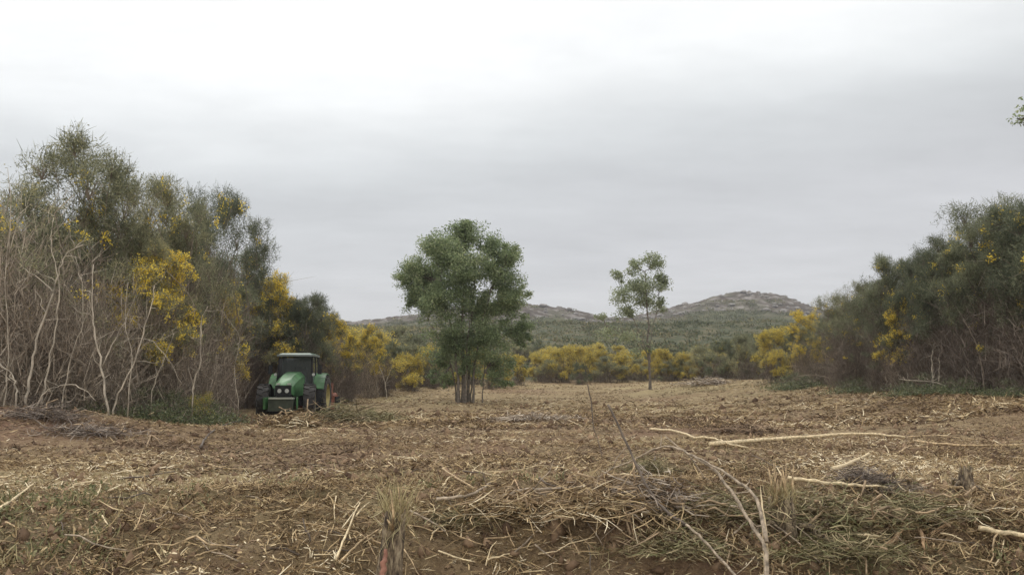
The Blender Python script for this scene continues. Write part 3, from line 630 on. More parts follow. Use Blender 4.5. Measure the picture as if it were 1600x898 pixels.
barestem('thin upright bare stem between the two leaning ones', 17, .02, [[(200, 625), (206, 560), (196, 500), (200, 440)]])
barestem('slanting bare stem low in the left thicket, right of centre', 18.5, .024, [[(238, 610), (250, 575), (262, 545), (272, 520)]])
barestem('tall thin bare stem at the far left skyline', 15.8, .022, [[(6, 630), (14, 540), (8, 440), (16, 340), (12, 262)], [(14, 400), (30, 340), (34, 290)]])
barestem('bare grey stem with a crooked top in the left thicket', 16.4, .024, [[(98, 625), (110, 560), (130, 500), (126, 440), (118, 400)]])
barestem('arching bare stem crossing the middle of the left thicket', 18, .022, [[(150, 600), (180, 540), (230, 530), (262, 560), (285, 600)]])
barestem('pale forked stem right of the red implement', 46, .05, [[(604, 620), (602, 600), (596, 580), (592, 570)], [(602, 598), (608, 585), (612, 572)]])
barestem('thin slanting bare stem left of the tractor', 24, .03, [[(372, 625), (366, 580), (374, 530), (358, 500)]])
for lb, d, p in [('left one of two pale upright stems in the right thicket', 29, [(1458, 596), (1456, 560), (1460, 535)]), ('right one of two pale upright stems in the right thicket', 29.2, [(1467, 597), (1469, 560), (1466, 530)]),
                 ('thick leaning brown stem under the tall domed bush on the right', 26.5, [(1538, 598), (1532, 560), (1518, 520), (1505, 500)]), ('dead grey branch arching low over the right thicket edge', 37, [(1296, 592), (1285, 588), (1260, 586), (1240, 590)]),
                 ('pale fallen stem lying low in front of the right thicket', 28, [(1478, 602), (1450, 596), (1420, 594), (1405, 592)])]:
    o = barestem(lb, d, .045, [p], 'pale' if 'pale' in lb else 'stem'); o['group'] = 'bare stems in front of the right thicket'

# ------------------------------------------------------------------ tractor
def bmobj(name, bm, m, parent, smooth=False, bev=0, seg=2):
    if bev: bmesh.ops.bevel(bm, geom=[e for e in bm.edges if e.calc_face_angle(0) > .5], offset=bev, segments=seg, affect='EDGES', clamp_overlap=True)
    bmesh.ops.recalc_face_normals(bm, faces=bm.faces)
    me = bpy.data.meshes.new(name); bm.to_mesh(me); bm.free(); me.materials.append(m)
    if smooth:
        me.polygons.foreach_set('use_smooth', [True] * len(me.polygons)); me.set_sharp_from_angle(angle=R(40))
    return link(name, me, parent)
def hexa(bm, p):       # 8 corners: bottom 4, top 4
    v = [bm.verts.new(q) for q in p]
    for f in ((3, 2, 1, 0), (4, 5, 6, 7), (0, 1, 5, 4), (1, 2, 6, 5), (2, 3, 7, 6), (3, 0, 4, 7)): bm.faces.new([v[i] for i in f])
def box(bm, x0, x1, y0, y1, z0, z1, tx=0, ty=0):
    hexa(bm, [(x0, y0, z0), (x1, y0, z0), (x1, y1, z0), (x0, y1, z0), (x0 + tx, y0 + ty, z1), (x1 - tx, y0 + ty, z1), (x1 - tx, y1 - ty, z1), (x0 + tx, y1 - ty, z1)])
def revolve(bm, prof, seg, c):
    rings = []
    for r, y in prof:
        rings.append([bm.verts.new((c[0] + r * math.cos(2 * math.pi * k / seg), c[1] + y, c[2] + r * math.sin(2 * math.pi * k / seg))) for k in range(seg)])
    for a, b in zip(rings, rings[1:]):
        for k in range(seg): bm.faces.new((a[k], a[(k + 1) % seg], b[(k + 1) % seg], b[k]))
    return rings
def loft(bm, secs):    # secs: (x, [(y,z)...])
    rings = [[bm.verts.new((x, y, z)) for y, z in pr] for x, pr in secs]; n = len(rings[0])
    for a, b in zip(rings, rings[1:]):
        for k in range(n): bm.faces.new((a[k], a[(k + 1) % n], b[(k + 1) % n], b[k]))
    bm.faces.new(rings[0][::-1]); bm.faces.new(rings[-1])
green = plain('tractor_green', (.06, .15, .06), .42, noise=.5, scale=2.2)
yel = plain('rim_yellow', (.30, .25, .10), .7, noise=.3, scale=5)
blk = plain('tyre_rubber', (.035, .032, .03), .85, noise=.4, scale=8, bump=.3)
dark = plain('black_plastic', (.022, .022, .023), .85, spec=.2, noise=.3)
steel = plain('cast_weight', (.05, .06, .042), .8, noise=.3, scale=4)
palepl = plain('dusty_plate', (.33, .34, .28), .7, noise=.25, scale=5)
roofm = plain('roof_top', (.07, .12, .085), .4, noise=.2)
rimw = plain('roof_edge', (.17, .19, .18), .4, noise=.2)
redp = plain('orange_red_paint', (.22, .085, .055), .6, noise=.4, scale=4)
lampm = plain('lamp_glass', (.45, .45, .42), .15, noise=.05)
seatm = plain('seat_cloth', (.09, .06, .09), .9, noise=.2)
gl, gt, gn, gll, gb = mat('cab_glass'); gb.inputs['Base Color'].default_value = (.75, .8, .8, 1); gb.inputs['Roughness'].default_value = .03
tb = gn.new('ShaderNodeBsdfTransparent'); tb.inputs[0].default_value = (.45, .50, .50, 1); gs = gn.new('ShaderNodeBsdfGlossy'); gs.inputs['Roughness'].default_value = .04; gs.inputs[0].default_value = (.8, .85, .9, 1)
fr = gn.new('ShaderNodeFresnel'); fr.inputs[0].default_value = 1.5; ms = gn.new('ShaderNodeMixShader')
gll.new(fr.outputs[0], ms.inputs[0]); gll.new(tb.outputs[0], ms.inputs[1]); gll.new(gs.outputs[0], ms.inputs[2]); gll.new(gb.outputs[0], gn['Material Output'].inputs[0]); gb.inputs['Roughness'].default_value = .5; gb.inputs['Base Color'].default_value = (.45, .48, .46, 1)
md = gn.new('ShaderNodeMixShader'); md.inputs[0].default_value = .08; gll.new(ms.outputs[0], md.inputs[1]); gll.new(gb.outputs[0], md.inputs[2]); gll.new(md.outputs[0], gn['Material Output'].inputs[0])
TD_ = 35.0; tx_ = (461 - 800) / FPX * TD_; tp = (tx_, TD_ + .6, gz(tx_, TD_) - .10)
T = thing('tractor', 'green farm tractor with a glazed cab at the edge of the left thicket', 'tractor', tp, R(-87), None, .94)
def RR(w_, z0, z1, r=.08):     # rounded section
    return [(-w_, z0), (w_, z0), (w_, z1 - r), (w_ - r, z1), (-w_ + r, z1), (-w_, z1 - r)]
bm = bmesh.new(); loft(bm, [(.55, RR(.47, 1.10, 2.10, .20)), (1.1, RR(.47, 1.05, 2.07, .20)), (1.7, RR(.46, 1.02, 1.98, .20)), (2.3, RR(.44, 1.02, 1.82, .20)), (2.62, RR(.41, 1.05, 1.68, .18)), (2.80, RR(.34, 1.2, 1.52, .14))]); H_ = bmobj('hood', bm, green, T, True, .02)
bm = bmesh.new(); box(bm, 2.60, 2.83, -.345, .345, 1.05, 1.50); bmobj('grille', bm, dark, T, False, .03)
for s in (-1, 1):
    bm = bmesh.new(); revolve(bm, [(0, 0), (.085, 0), (.10, -.03), (.10, -.08)], 14, (0, 0, 0)); o = bmobj('headlight', bm, lampm, T, True); o.location = (2.84, s * .16, 1.27); o.rotation_euler = (0, 0, R(-90))
    bm = bmesh.new(); box(bm, 2.72, 2.80, s * .23 - .07, s * .23 + .07, 1.53, 1.60); bmobj('headlight', bm, lampm, T, False, .01)
    bm = bmesh.new(); hexa(bm, [(.7, s * .462, 1.3), (2.2, s * .428, 1.3), (2.2, s * .436, 1.3), (.7, s * .470, 1.3), (.7, s * .462, 1.36), (2.2, s * .428, 1.36), (2.2, s * .436, 1.36), (.7, s * .470, 1.36)]); bmobj('hood_stripe', bm, yel, H_)
bm = bmesh.new(); box(bm, -1.3, 2.75, -.28, .28, .62, 1.14); box(bm, 1.95, 2.25, -.75, .75, .62, .80); box(bm, -.9, -.5, -.8, .8, .8, 1.1); bmobj('chassis', bm, dark, T, False, .02)
bm = bmesh.new(); box(bm, 2.80, 3.25, -.52, .52, .42, .92); Wt = bmobj('front_weight', bm, steel, T, False, .05)
bm = bmesh.new(); box(bm, 2.78, 3.30, -.50, .50, .925, .99); bmobj('weight_plate', bm, palepl, Wt, False, .02)
for s in (-1, 1):
    bm = bmesh.new(); hexa(bm, [(2.5, s * .50, .55), (3.2, s * .66, .5), (3.2, s * .74, .5), (2.5, s * .58, .55), (2.5, s * .50, 1.0), (3.25, s * .66, 1.0), (3.25, s * .74, 1.0), (2.5, s * .58, 1.0)]); bmobj('linkage_arm', bm, green, T, False, .02)
def wheel(x, s, r, w_, yc, nl, nmr):
    bm = bmesh.new(); rr = r - .05
    revolve(bm, [(r * .56, -w_ / 2 * .8), (r * .62, -w_ / 2), (rr * .9, -w_ / 2), (rr, -w_ / 2 * .8), (rr + .01, 0), (rr, w_ / 2 * .8), (rr * .9, w_ / 2), (r * .62, w_ / 2), (r * .56, w_ / 2 * .8)], 40, (0, 0, 0))
    for k in range(nl):
        for q in (-1, 1):
            a = 2 * math.pi * (k + (.5 if q > 0 else 0)) / nl; b = a + .16; t_ = .045
            def pt(ang, y, ra): return (ra * math.cos(ang), y, ra * math.sin(ang))
            y0, y1 = 0, q * w_ / 2 * .97
            hexa(bm, [pt(a - t_, y0, rr * .97), pt(a + t_, y0, rr * .97), pt(b + t_, y1, rr * .93), pt(b - t_, y1, rr * .93), pt(a - t_, y0, r), pt(a + t_, y0, r), pt(b + t_, y1, r * .99), pt(b - t_, y1, r * .99)])
    e = link('wheel', None, T); e.location = (x, s * yc, r)
    if r < .9: e.rotation_euler = (0, 0, R(9))
    bmobj('tyre', bm, blk, e, True)
    bm = bmesh.new(); y = s * w_ / 2
    revolve(bm, [(r * .58, y * .9), (r * .54, y * .95), (r * .50, y * .5), (r * .28, y * .25), (r * .2, y * .45), (.001, y * .45)], 28, (0, 0, 0)); bmobj('rim', bm, yel, e, True)
for s in (-1, 1):
    wheel(2.1, s, .78, .52, 1.0, 15, 0); wheel(-.75, s, .98, .62, 1.02, 18, 0)
    # rear fender: arched plate
    bm = bmesh.new(); secs = []
    for k in range(9):
        a = R(20 + k * 17); x, z = -.75 + 1.08 * math.cos(a), .98 + 1.06 * math.sin(a); secs.append((x, z))
    for (x0, z0), (x1, z1) in zip(secs, secs[1:]):
        y0, y1 = s * .70, s * 1.28
        hexa(bm, [(x0, y0, z0), (x1, y0, z1), (x1, y1, z1 - .03), (x0, y1, z0 - .03), (x0, y0, z0 + .04), (x1, y0, z1 + .04), (x1, y1, z1 + .01), (x0, y1, z0 + .01)])
    bmobj('rear_fender', bm, green, T, False)
    bm = bmesh.new()
    for k in range(7):
        a0, a1 = R(78 + k * 12), R(78 + (k + 1) * 12)
        f = lambda a, ra: (2.1 + ra * math.cos(a), .74 + ra * math.sin(a))
        (x0, z0), (x1, z1), (x2, z2), (x3, z3) = f(a0, .80), f(a1, .80), f(a1, .83), f(a0, .83); y0, y1 = s * .74, s * 1.20
        hexa(bm, [(x0, y0, z0), (x1, y0, z1), (x1, y1, z1), (x0, y1, z0), (x3, y0, z3), (x2, y0, z2), (x2, y1, z2), (x3, y1, z3)])
    bmobj('front_fender', bm, dark, T, False)
    # cab pillars
    bm = bmesh.new()
    for (xa, xb) in ((.62, .42), (-.28, -.30), (-1.05, -.95)):
        hexa(bm, [(xa - .04, s * .80 - .04, 1.30), (xa + .04, s * .80 - .04, 1.30), (xa + .04, s * .80 + .04, 1.30), (xa - .04, s * .80 + .04, 1.30), (xb - .04, s * .74 - .04, 2.80), (xb + .04, s * .74 - .04, 2.80), (xb + .04, s * .74 + .04, 2.80), (xb - .04, s * .74 + .04, 2.80)])
    bmobj('cab_pillar', bm, dark, T, False, .01)
    bm = bmesh.new(); hexa(bm, [(-.99, s * .80, 1.42), (.56, s * .80, 1.42), (.56, s * .812, 1.42), (-.99, s * .812, 1.42), (-.90, s * .742, 2.76), (.40, s * .742, 2.76), (.40, s * .754, 2.76), (-.90, s * .754, 2.76)]); bmobj('side_window', bm, gl, T)
    # mirror on an arm
    bm = bmesh.new(); box(bm, .50, .56, s * 1.12 - .09, s * 1.12 + .09, 2.0, 2.42); m_ = bmobj('mirror', bm, dark, T, False, .02)
    MB().tube([(.45, s * .78, 2.55), (.53, s * 1.0, 2.56), (.53, s * 1.1, 2.42)], .018, 6).build('mirror_arm', dark, m_)
    bm = bmesh.new(); revolve(bm, [(0, 0), (.06, 0), (.07, -.03), (.06, -.07)], 12, (0, 0, 0)); o = bmobj('work_light', bm, lampm, T, True); o.location = (.70, s * .86, 1.98); o.rotation_euler = (0, 0, R(-90))
bm = bmesh.new(); hexa(bm, [(.63, -.76, 1.42), (.642, -.76, 1.42), (.642, .76, 1.42), (.63, .76, 1.42), (.43, -.70, 2.76), (.442, -.70, 2.76), (.442, .70, 2.76), (.43, .70, 2.76)]); bmobj('windscreen', bm, gl, T)
bm = bmesh.new(); hexa(bm, [(-1.08, -.76, 1.42), (-1.068, -.76, 1.42), (-1.068, .76, 1.42), (-1.08, .76, 1.42), (-.98, -.70, 2.76), (-.968, -.70, 2.76), (-.968, .70, 2.76), (-.98, .70, 2.76)]); bmobj('rear_window', bm, gl, T)
bm = bmesh.new(); box(bm, -1.12, .66, -.82, .82, 1.12, 1.42, .0, 0); bmobj('cab_floor', bm, dark, T, False, .02)
bm = bmesh.new(); box(bm, -1.12, .70, -.82, .82, 2.82, 2.90, 0, 0); Rf = bmobj('roof', bm, rimw, T, False, .03)
bm = bmesh.new(); box(bm, -1.05, .60, -.76, .76, 2.903, 2.97, .12, .12); bmobj('roof_cap', bm, roofm, Rf, False, .03)
bm = bmesh.new(); box(bm, -.75, -.28, -.26, .26, 1.55, 1.72); box(bm, -.82, -.68, -.26, .26, 1.72, 2.35); box(bm, -.62, -.42, -.1, .1, 1.42, 1.55); bmobj('seat', bm, seatm, T, False, .04)
th = np.linspace(0, 2 * math.pi, 19); sw = np.stack([.12 + .0 * th + .09 * np.cos(th), .2 * np.sin(th), 1.92 + .17 * np.cos(th)], -1); MB().tube(sw, .018, 6).tube([(.12, 0, 1.92), (.42, 0, 1.45)], .03, 6).build('steering_wheel', dark, T)
MB().tube([(1.0, -.56, 1.3), (1.0, -.56, 2.0), (1.0, -.56, 2.7)], [.07, .055, .05], 10).build('exhaust', dark, T, True)
bm = bmesh.new(); box(bm, .0, .75, .50, .92, .70, 1.12); box(bm, .0, .75, -.92, -.50, .70, 1.12); bmobj('fuel_tank', bm, dark, T, False, .05)
bm = bmesh.new()
for k in range(3): box(bm, .30, .62, .95, 1.20, .45 + k * .28, .48 + k * .28)
box(bm, .28, .31, .93, 1.2, .42, 1.2); box(bm, .62, .65, .93, 1.2, .42, 1.2); bmobj('steps', bm, dark, T)
# implement
I = thing('mulcher', 'worn orange red mulching implement behind the tractor, beside its rear wheel', 'implement', (tp[0] + .12, tp[1] + 2.3, tp[2] + .0), R(-92), None, .9)
bm = bmesh.new(); loft(bm, [(-.5, [(-1.25, .35), (1.25, .35), (1.25, .9), (-1.25, .9)]), (0, [(-1.25, .25), (1.25, .25), (1.25, 1.15), (-1.25, 1.15)]), (.45, [(-1.25, .3), (1.25, .3), (1.25, 1.0), (-1.25, 1.0)])]); bmobj('housing', bm, redp, I, False, .03)
bm = bmesh.new(); hexa(bm, [(.3, 1.02, .9), (.55, 1.02, .9), (.55, 1.16, .9), (.3, 1.16, .9), (.35, 1.02, 1.65), (.5, 1.02, 1.65), (.5, 1.16, 1.65), (.35, 1.16, 1.65)]); box(bm, .3, .55, .45, 1.16, 1.50, 1.62); bmobj('guard_frame', bm, redp, I, False, .01)
bm = bmesh.new(); box(bm, -.4, .35, 1.26, 1.34, .15, .95); box(bm, -.4, .35, -1.34, -1.26, .15, .95); bmobj('side_skid', bm, dark, I, False, .02)
MB().tube([(-.3, -1.1, .28), (-.3, 1.1, .28)], .13, 10).build('rotor', dark, I, True)
bm = bmesh.new(); box(bm, .45, 1.25, -.45, -.37, .75, .85); box(bm, .45, 1.25, .37, .45, .75, .85); bmobj('hitch', bm, dark, I)

# ------------------------------------------------------------------ stuff: mulch, crumbs, dry grass, weeds, far scrub
rg = np.random.default_rng(77)
def field_pts(n, y0, y1, pw=1.0, spread=.78, clump=0):
    """scatter over the clearing, thinning with distance"""
    u = rg.random(n); y = (y0 ** (1 - pw) + u * (y1 ** (1 - pw) - y0 ** (1 - pw))) ** (1 / (1 - pw)) if pw != 1 else y0 * (y1 / y0) ** u
    x = (rg.random(n) * 2 - 1) * (y * spread + 1.5)
    if clump:
        k = fbm(x / clump, y / clump, 61, 3) + .5; keep = rg.random(n) < np.clip((k - .22) * 2.2, .06, 1); x, y = x[keep], y[keep]
    lim = y < np.interp(x / y, [-.64, -.45, -.31, -.16, -.05, .1, .25, .4, .64], [16, 20, 33, 52, 68, 73, 64, 40, 27])
    return x[lim], y[lim]
def lay(mb, x, y, L, W, lift=.01, tilt=.25, bend=.3, grain=1.0):
    n = len(x); a = rg.normal(size=n) * .9 * grain + np.where(rg.random(n) < .5, 0, math.pi)
    D = unit(np.stack([np.cos(a), np.sin(a), rg.normal(size=n) * tilt], -1))
    P = np.stack([x, y, G(x, y) + lift * rg.random(n)], -1) - D * L[:, None] * .3
    mb.bent(P, D, L, W, rg, bend)
mul = MB()
for (n, y0, y1, l0, l1, w0, w1, tl) in [(200000, 2.7, 9, .015, .075, .0015, .0055, .3), (17000, 2.7, 9, .08, .24, .0025, .008, .3), (26000, 2.7, 10, .04, .14, .003, .009, .9), (90000, 2.7, 10, .012, .045, .005, .014, .4), (190000, 8, 26, .03, .15, .004, .015, .35), (170000, 20, 76, .08, .42, .012, .036, .35)]:
    x, y = field_pts(n, y0, y1, 1.6, clump=.9 if y1 < 10 else 2.5); k = len(x)
    lay(mul, x, y, l0 + (l1 - l0) * rg.random(k) ** 2, w0 + (w1 - w0) * rg.random(k) ** 2, .035 if y0 < 5 else .05, tl)
x = rg.uniform(-2.2, 4.2, 70000); y = rg.uniform(2.9, 6.2, 70000); k = rg.random(70000) < np.clip(fbm(x / .5, y / .5, 93, 3) * 2.2 + .45, .05, 1); x, y = x[k], y[k]; k = len(x)
lay(mul, x, y, .02 + .14 * rg.random(k) ** 2, .002 + .007 * rg.random(k), .05, .5, .5, 2.0)
mul.build('wood_mulch', M['mulch'], kind='stuff', label='shredded straw coloured wood and twigs spread all over the clearing', cat='mulch')
cr_ = MB()
for (n, y0, y1, l0, l1, w0, w1) in [(60000, 2.7, 9, .015, .07, .003, .011), (110000, 8, 26, .03, .18, .006, .024), (80000, 20, 76, .08, .35, .02, .06)]:
    x, y = field_pts(n, y0, y1, 1.6, clump=1.6); k = len(x)
    lay(cr_, x, y, l0 + (l1 - l0) * rg.random(k) ** 2, w0 + (w1 - w0) * rg.random(k), .012, .35, .5)
cr_.build('bark_crumbs', M['mulchd'], kind='stuff', label='dark torn bark and soil crumbs mixed into the mulch', cat='bark crumbs')
# clods of earth
cl_ = MB(); x, y = field_pts(26000, 2.8, 45, 1.5, clump=1.3); n = len(x); sz = (.004 + .028 * rg.random(n) ** 3) * (1 + y / 9)
oc = np.array([(1, 0, 0), (-1, 0, 0), (0, 1, 0), (0, -1, 0), (0, 0, 1), (0, 0, -1.)]); of = np.array([(0, 2, 4), (2, 1, 4), (1, 3, 4), (3, 0, 4), (2, 0, 5), (1, 2, 5), (3, 1, 5), (0, 3, 5)])
V = oc[None] * sz[:, None, None] * rg.uniform(.5, 1.4, (n, 6, 1)) + rg.normal(size=(n, 6, 3)) * sz[:, None, None] * .25 + np.stack([x, y, G(x, y)], -1)[:, None]
cl_.add(V, (of[None] + np.arange(n)[:, None, None] * 6).reshape(-1, 3))
cl_.build('soil_clods', M['clod'], kind='stuff', label='small brown clods of earth scattered over the clearing', cat='soil')
# weeds and dry grass where the land is mossy
def tufts(mb, x, y, nb, L, W, up=1.0, spread=.03):
    n = len(x); P = np.stack([x, y, G(x, y)], -1); P = np.repeat(P, nb, 0); P[:, :2] += rg.normal(size=(n * nb, 2)) * spread
    D = unit(rg.normal(size=(n * nb, 3)) * .5 + [0, 0, up]); mb.bent(P, D, L * rg.uniform(.5, 1.2, n * nb), W, rg, .5)
wd = MB(); x, y = field_pts(16000, 3, 14, 1.5); a = smoothatt(x, y)['moss']; k = (rg.random(len(x)) < a ** 1.2 * .9) & (fbm(x / .35, y / .35, 66, 2) > -.02); x, y = x[k], y[k]
tufts(wd, x, y, 7, .07, .007, .7, .04)
P = np.repeat(np.stack([x, y, G(x, y) + .03], -1), 5, 0) + rg.normal(size=(len(x) * 5, 3)) * [.05, .05, .02]
wd.leaves(P, unit(rg.normal(size=P.shape) + [0, 0, .4]), rg.uniform(.015, .04, len(P)), rg.uniform(.01, .022, len(P)), rg)
wd.build('weeds', M['weed'], kind='stuff', label='low green weeds growing through the mulch', cat='weeds')
dg = MB(); x, y = field_pts(3400, 3, 30, 1.4, clump=1.2); tufts(dg, x, y, 5, .09, .005, .55, .03)
dg.build('dry_grass', M['grassdry'], kind='stuff', label='short dry grass tufts between the wood chips', cat='dry grass')
# far scrub on the slopes and hills
sc_ = MB(); n = 26000; y = rg.uniform(84, 520, n); x = (rg.random(n) * 2 - 1) * (y * .55 + 20); k = (x / y > -.35) & (x / y < .6) & (rg.random(n) < (1 - .98 * smoothatt(x, y)['rocky'])) & (rg.random(n) < np.clip(.3 + 1.6 * fbm(x / 18, y / 18, 71, 3), .1, 1) + .2)
x, y = x[k], y[k]; n = len(x); nb = 20; sz = rg.uniform(.5, 1.3, n) * (1 + y / 500)
P = np.repeat(np.stack([x, y, G(x, y)], -1), nb, 0); s_ = np.repeat(sz, nb)[:, None]
q = rg.normal(size=P.shape); q[:, 2] = np.abs(q[:, 2]); P = P + unit(q) * s_ * [1.2, 1.2, .55] * rg.random((len(P), 1)) ** .4
sc_.leaves(P, unit(q + rg.normal(size=P.shape) * .6), s_[:, 0] * rg.uniform(.25, .6, len(P)), s_[:, 0] * rg.uniform(.2, .4, len(P)), rg)
sc_.build('hillside_scrub', M['scrub'], kind='stuff', label='heath and gorse scrub covering the far hillside', cat='scrub')
# boulders on the hill
def rockmesh(seed):
    r_ = np.random.default_rng(seed); bm = bmesh.new(); bmesh.ops.create_icosphere(bm, subdivisions=2, radius=1)
    for v in bm.verts:
        c = v.co; f = 1 + .25 * math.sin(3.1 * c.x + seed) * math.cos(2.7 * c.y - seed) + r_.normal() * .06
        v.co = Vector((c.x * f * 1.3, c.y * f, max(c.z, -.3) * f * .65))
    me = bpy.data.meshes.new('boulder'); bm.to_mesh(me); bm.free(); me.materials.append(M['rock']); return me
rocks = [rockmesh(i) for i in range(5)]
def boulder(x, y, s, i):
    o = link('boulder', rocks[i % 5], None, None, 'pale granite boulder on the far rocky hill', 'boulder', 'granite boulders on the far hills')
    o.location = (x, y, gz(x, y) + s * .1); o.rotation_euler = (0, 0, i * 1.7); o.scale = (s, s, s)
n = 0; tries = 0
while n < 210 and tries < 9000:
    tries += 1; px = rg.uniform(835, 1275) if rg.random() < .75 else rg.uniform(590, 935); d = rg.uniform(440, 566); x = (px - 800) / FPX * d
    if smoothatt(np.array(x), np.array(d))['rocky'] < .5 + .4 * rg.random(): continue
    if 955 < px < 985 and rg.random() < .7: continue
    boulder(x, d, rg.uniform(.8, 2.6) * (1.15 if rg.random() < .1 else .8), n); n += 1

# ------------------------------------------------------------------ sticks, stumps and cut branches in the foreground
rk = np.random.default_rng(33)
GS = 'broken sticks lying on the mulch'
def stick(pts, r, m, label, lift=.012, nm='stick', cat='stick', group=GS, twig=0, r1=.5, ends=True):
    """pts (px,py[,height above ground]) traced to where they lie on the land"""
    P = []
    for q in pts:
        g = onground(q[0], q[1]) if len(q) < 3 or q[2] is None else at(q[0], q[1], q[2])
        if len(q) < 3 or q[2] is None: g = g + [0, 0, lift + r]
        P.append(g)
    P = smoothpath(np.array(P), 5); n = len(P)
    r = r * .62
    P[1:-1] += rk.normal(size=(n - 2, 3)) * r * .22
    b = P[0].copy(); P = P - b
    rad = np.linspace(r, r * r1, n) * rk.uniform(.9, 1.1, n)
    if nm == 'splinter':
        rad = np.interp(np.linspace(0, 1, n), [0, .15, .6, 1], [.5, 1, .75, .05]) * r * 1.5
    mb = MB().tube(P, rad, 4 if nm == 'splinter' else 7)
    if nm == 'splinter':
        for k in range(5):
            o_ = rk.normal(size=3) * r * .8; a_ = rk.uniform(0, .4); e_ = rk.uniform(.6, 1.1); p0 = along(P, a_) + o_; p1 = P[0] + (P[-1] - P[0]) * e_ + o_ * 1.6
            mb.tube([p0, (p0 + p1) / 2 + rk.normal(size=3) * r * .2, p1], [r * .3, r * .35, r * .03], 3)
    for k in range(twig):
        q = along(P, rk.uniform(.2, .95)); dv = unit(rk.normal(size=3) + [0, 0, .4]); L = rk.uniform(.06, .25)
        mb.tube(curve(q, q + dv * L, rk, .5, 4, first=dv), [r * .4, r * .32, r * .22, r * .1], 4)
    me = mb.mesh(nm, True); me.materials.append(M[m]); o = link(nm, me, None, None, label, cat, group); o.location = [float(c) for c in b]
    return o
GA = 'large cut branches in the foreground'
# arched broken sapling group, bottom right of centre
stick([(950, 632, 5.2), (962, 656, 5.15), (973, 680, 5.1), (993, 723, 5.0), (1019, 773, 4.85), (1046, 802, 4.7), (1072, 819, 4.6)], .011, 'stickd', 'thin dark curved branch standing up tall from the brush, right of centre', group=GA, cat='branch', nm='branch', r1=1.2)
stick([(1072, 819, 4.6), (1092, 836, 4.5), (1120, 866, 4.4), (1149, 898, 4.25), (1180, 940, 4.1)], .012, 'stickg', 'grey lower length of the curved branch reaching the bottom edge', group=GA, cat='branch', nm='branch', r1=.9)
stick([(993, 726, 5.0), (975, 755, 4.95), (951, 786, 4.9)], .007, 'stick', 'straight tan twig slanting down left from the curved branch', group=GA, cat='branch', nm='branch')
stick([(1204, 960, 4.0), (1198, 900, 4.1), (1195, 856, 4.2), (1172, 816, 4.35), (1149, 776, 4.5), (1115, 733, 4.7), (1089, 716, 4.85), (1052, 698, 5.0), (1019, 703, 5.1), (989, 719, 5.2), (950, 735, 5.3), (923, 759, 5.3)], .020, 'stickg', 'long grey branch arching from the bottom edge over the green brush', group=GA, cat='branch', nm='branch', twig=5, r1=.35)
stick([(1198, 846, 4.15), (1182, 779, 4.35), (1149, 749, 4.5), (1112, 726, 4.7), (1072, 706, 4.95), (1039, 680, 5.1)], .017, 'stickg', 'shorter grey branch arching beside the long one', group=GA, cat='branch', nm='branch', twig=4, r1=.3)
stick([(943, 741, 5.2), (980, 742, 5.15), (1016, 746, 5.1), (1070, 745, 5.0), (1115, 744, 4.9)], .006, 'stick', 'thin level twig crossing behind the arched branches', group=GA, cat='branch', nm='branch')
stick([(918, 600, 6.3), (924, 630, 6.3), (927, 665, 6.25), (935, 690, 6.2), (941, 715, 6.15)], .008, 'stickd', 'thin dark upright twig left of the curved branch', group=GA, cat='branch', nm='branch', twig=3)
stick([(882, 712), (905, 726), (932, 744)], .007, 'stickd', 'dark straight twig lying just left of the green brush', group=GA, cat='branch', nm='branch')
stick([(1016, 675), (1052, 678), (1086, 688), (1112, 690), (1139, 700), (1169, 706)], .052, 'stickp', 'pale peeled branch lying behind the arched branches', group=GA, cat='branch', nm='branch', r1=.3)
stick([(1110, 701), (1180, 694), (1257, 689), (1348, 684), (1414, 689)], .060, 'stickp', 'long pale peeled trunk lying across the clearing on the right', group=GA, cat='branch', nm='branch', r1=.5)
stick([(1428, 694), (1495, 701), (1605, 700)], .040, 'stick', 'long tan branch lying towards the right edge, in line with the pale trunk', group=GA, cat='branch', nm='branch')
stick([(1420, 685), (1460, 684), (1530, 690)], .02, 'stick', 'short tan branch just behind the long one at the right', group=GA, cat='branch', nm='branch')
stick([(1232, 770), (1285, 771), (1337, 778), (1400, 788)], .024, 'stickp', 'pale smooth stick lying right of the large stump', group=GA, cat='branch', nm='branch', lift=.05)
stick([(1302, 750), (1330, 738), (1358, 719)], .030, 'stickp', 'short thick pale log chunk lying on a purple brown heap', group=GA, cat='log', nm='log', r1=.9, lift=.05)
stick([(1530, 848), (1565, 854), (1606, 861)], .028, 'stickp', 'pale log end at the right edge near the bottom', group=GA, cat='log', nm='log', lift=.05, r1=.9)
stick([(1411, 845), (1394, 858), (1376, 873)], .017, 'orange', 'orange torn wood splinter leaning left at the bottom right', group=GA, cat='splinter', nm='splinter', lift=.03)
stick([(1439, 842), (1443, 860), (1446, 882)], .015, 'orange', 'upright orange torn wood splinter at the bottom right', group=GA, cat='splinter', nm='splinter', lift=.03)
stick([(1488, 827), (1470, 836), (1450, 848)], .012, 'orange', 'small orange splinter above the two larger ones', group=GA, cat='splinter', nm='splinter', lift=.03)
stick([(682, 806), (712, 802), (741, 796), (766, 771)], .020, 'stickg', 'crooked grey brown branch lying right of the shredded stump', group=GA, cat='branch', nm='branch', lift=.05, twig=4)
stick([(780, 797), (820, 789), (864, 782), (916, 778)], .022, 'stickg', 'thick grey brown branch lying along the bank edge in the middle', group=GA, cat='branch', nm='branch', lift=.05, twig=5)
stick([(640, 813), (668, 828), (696, 845)], .013, 'stickg', 'straight grey stick slanting down right of the shredded stump', group=GA, cat='branch', nm='branch', lift=.04)
stick([(524, 900), (538, 866), (554, 820), (562, 806)], .011, 'stickp', 'pale bent stick left of the shredded stump at the bottom edge', group=GA, cat='branch', nm='branch', lift=.06, twig=2)
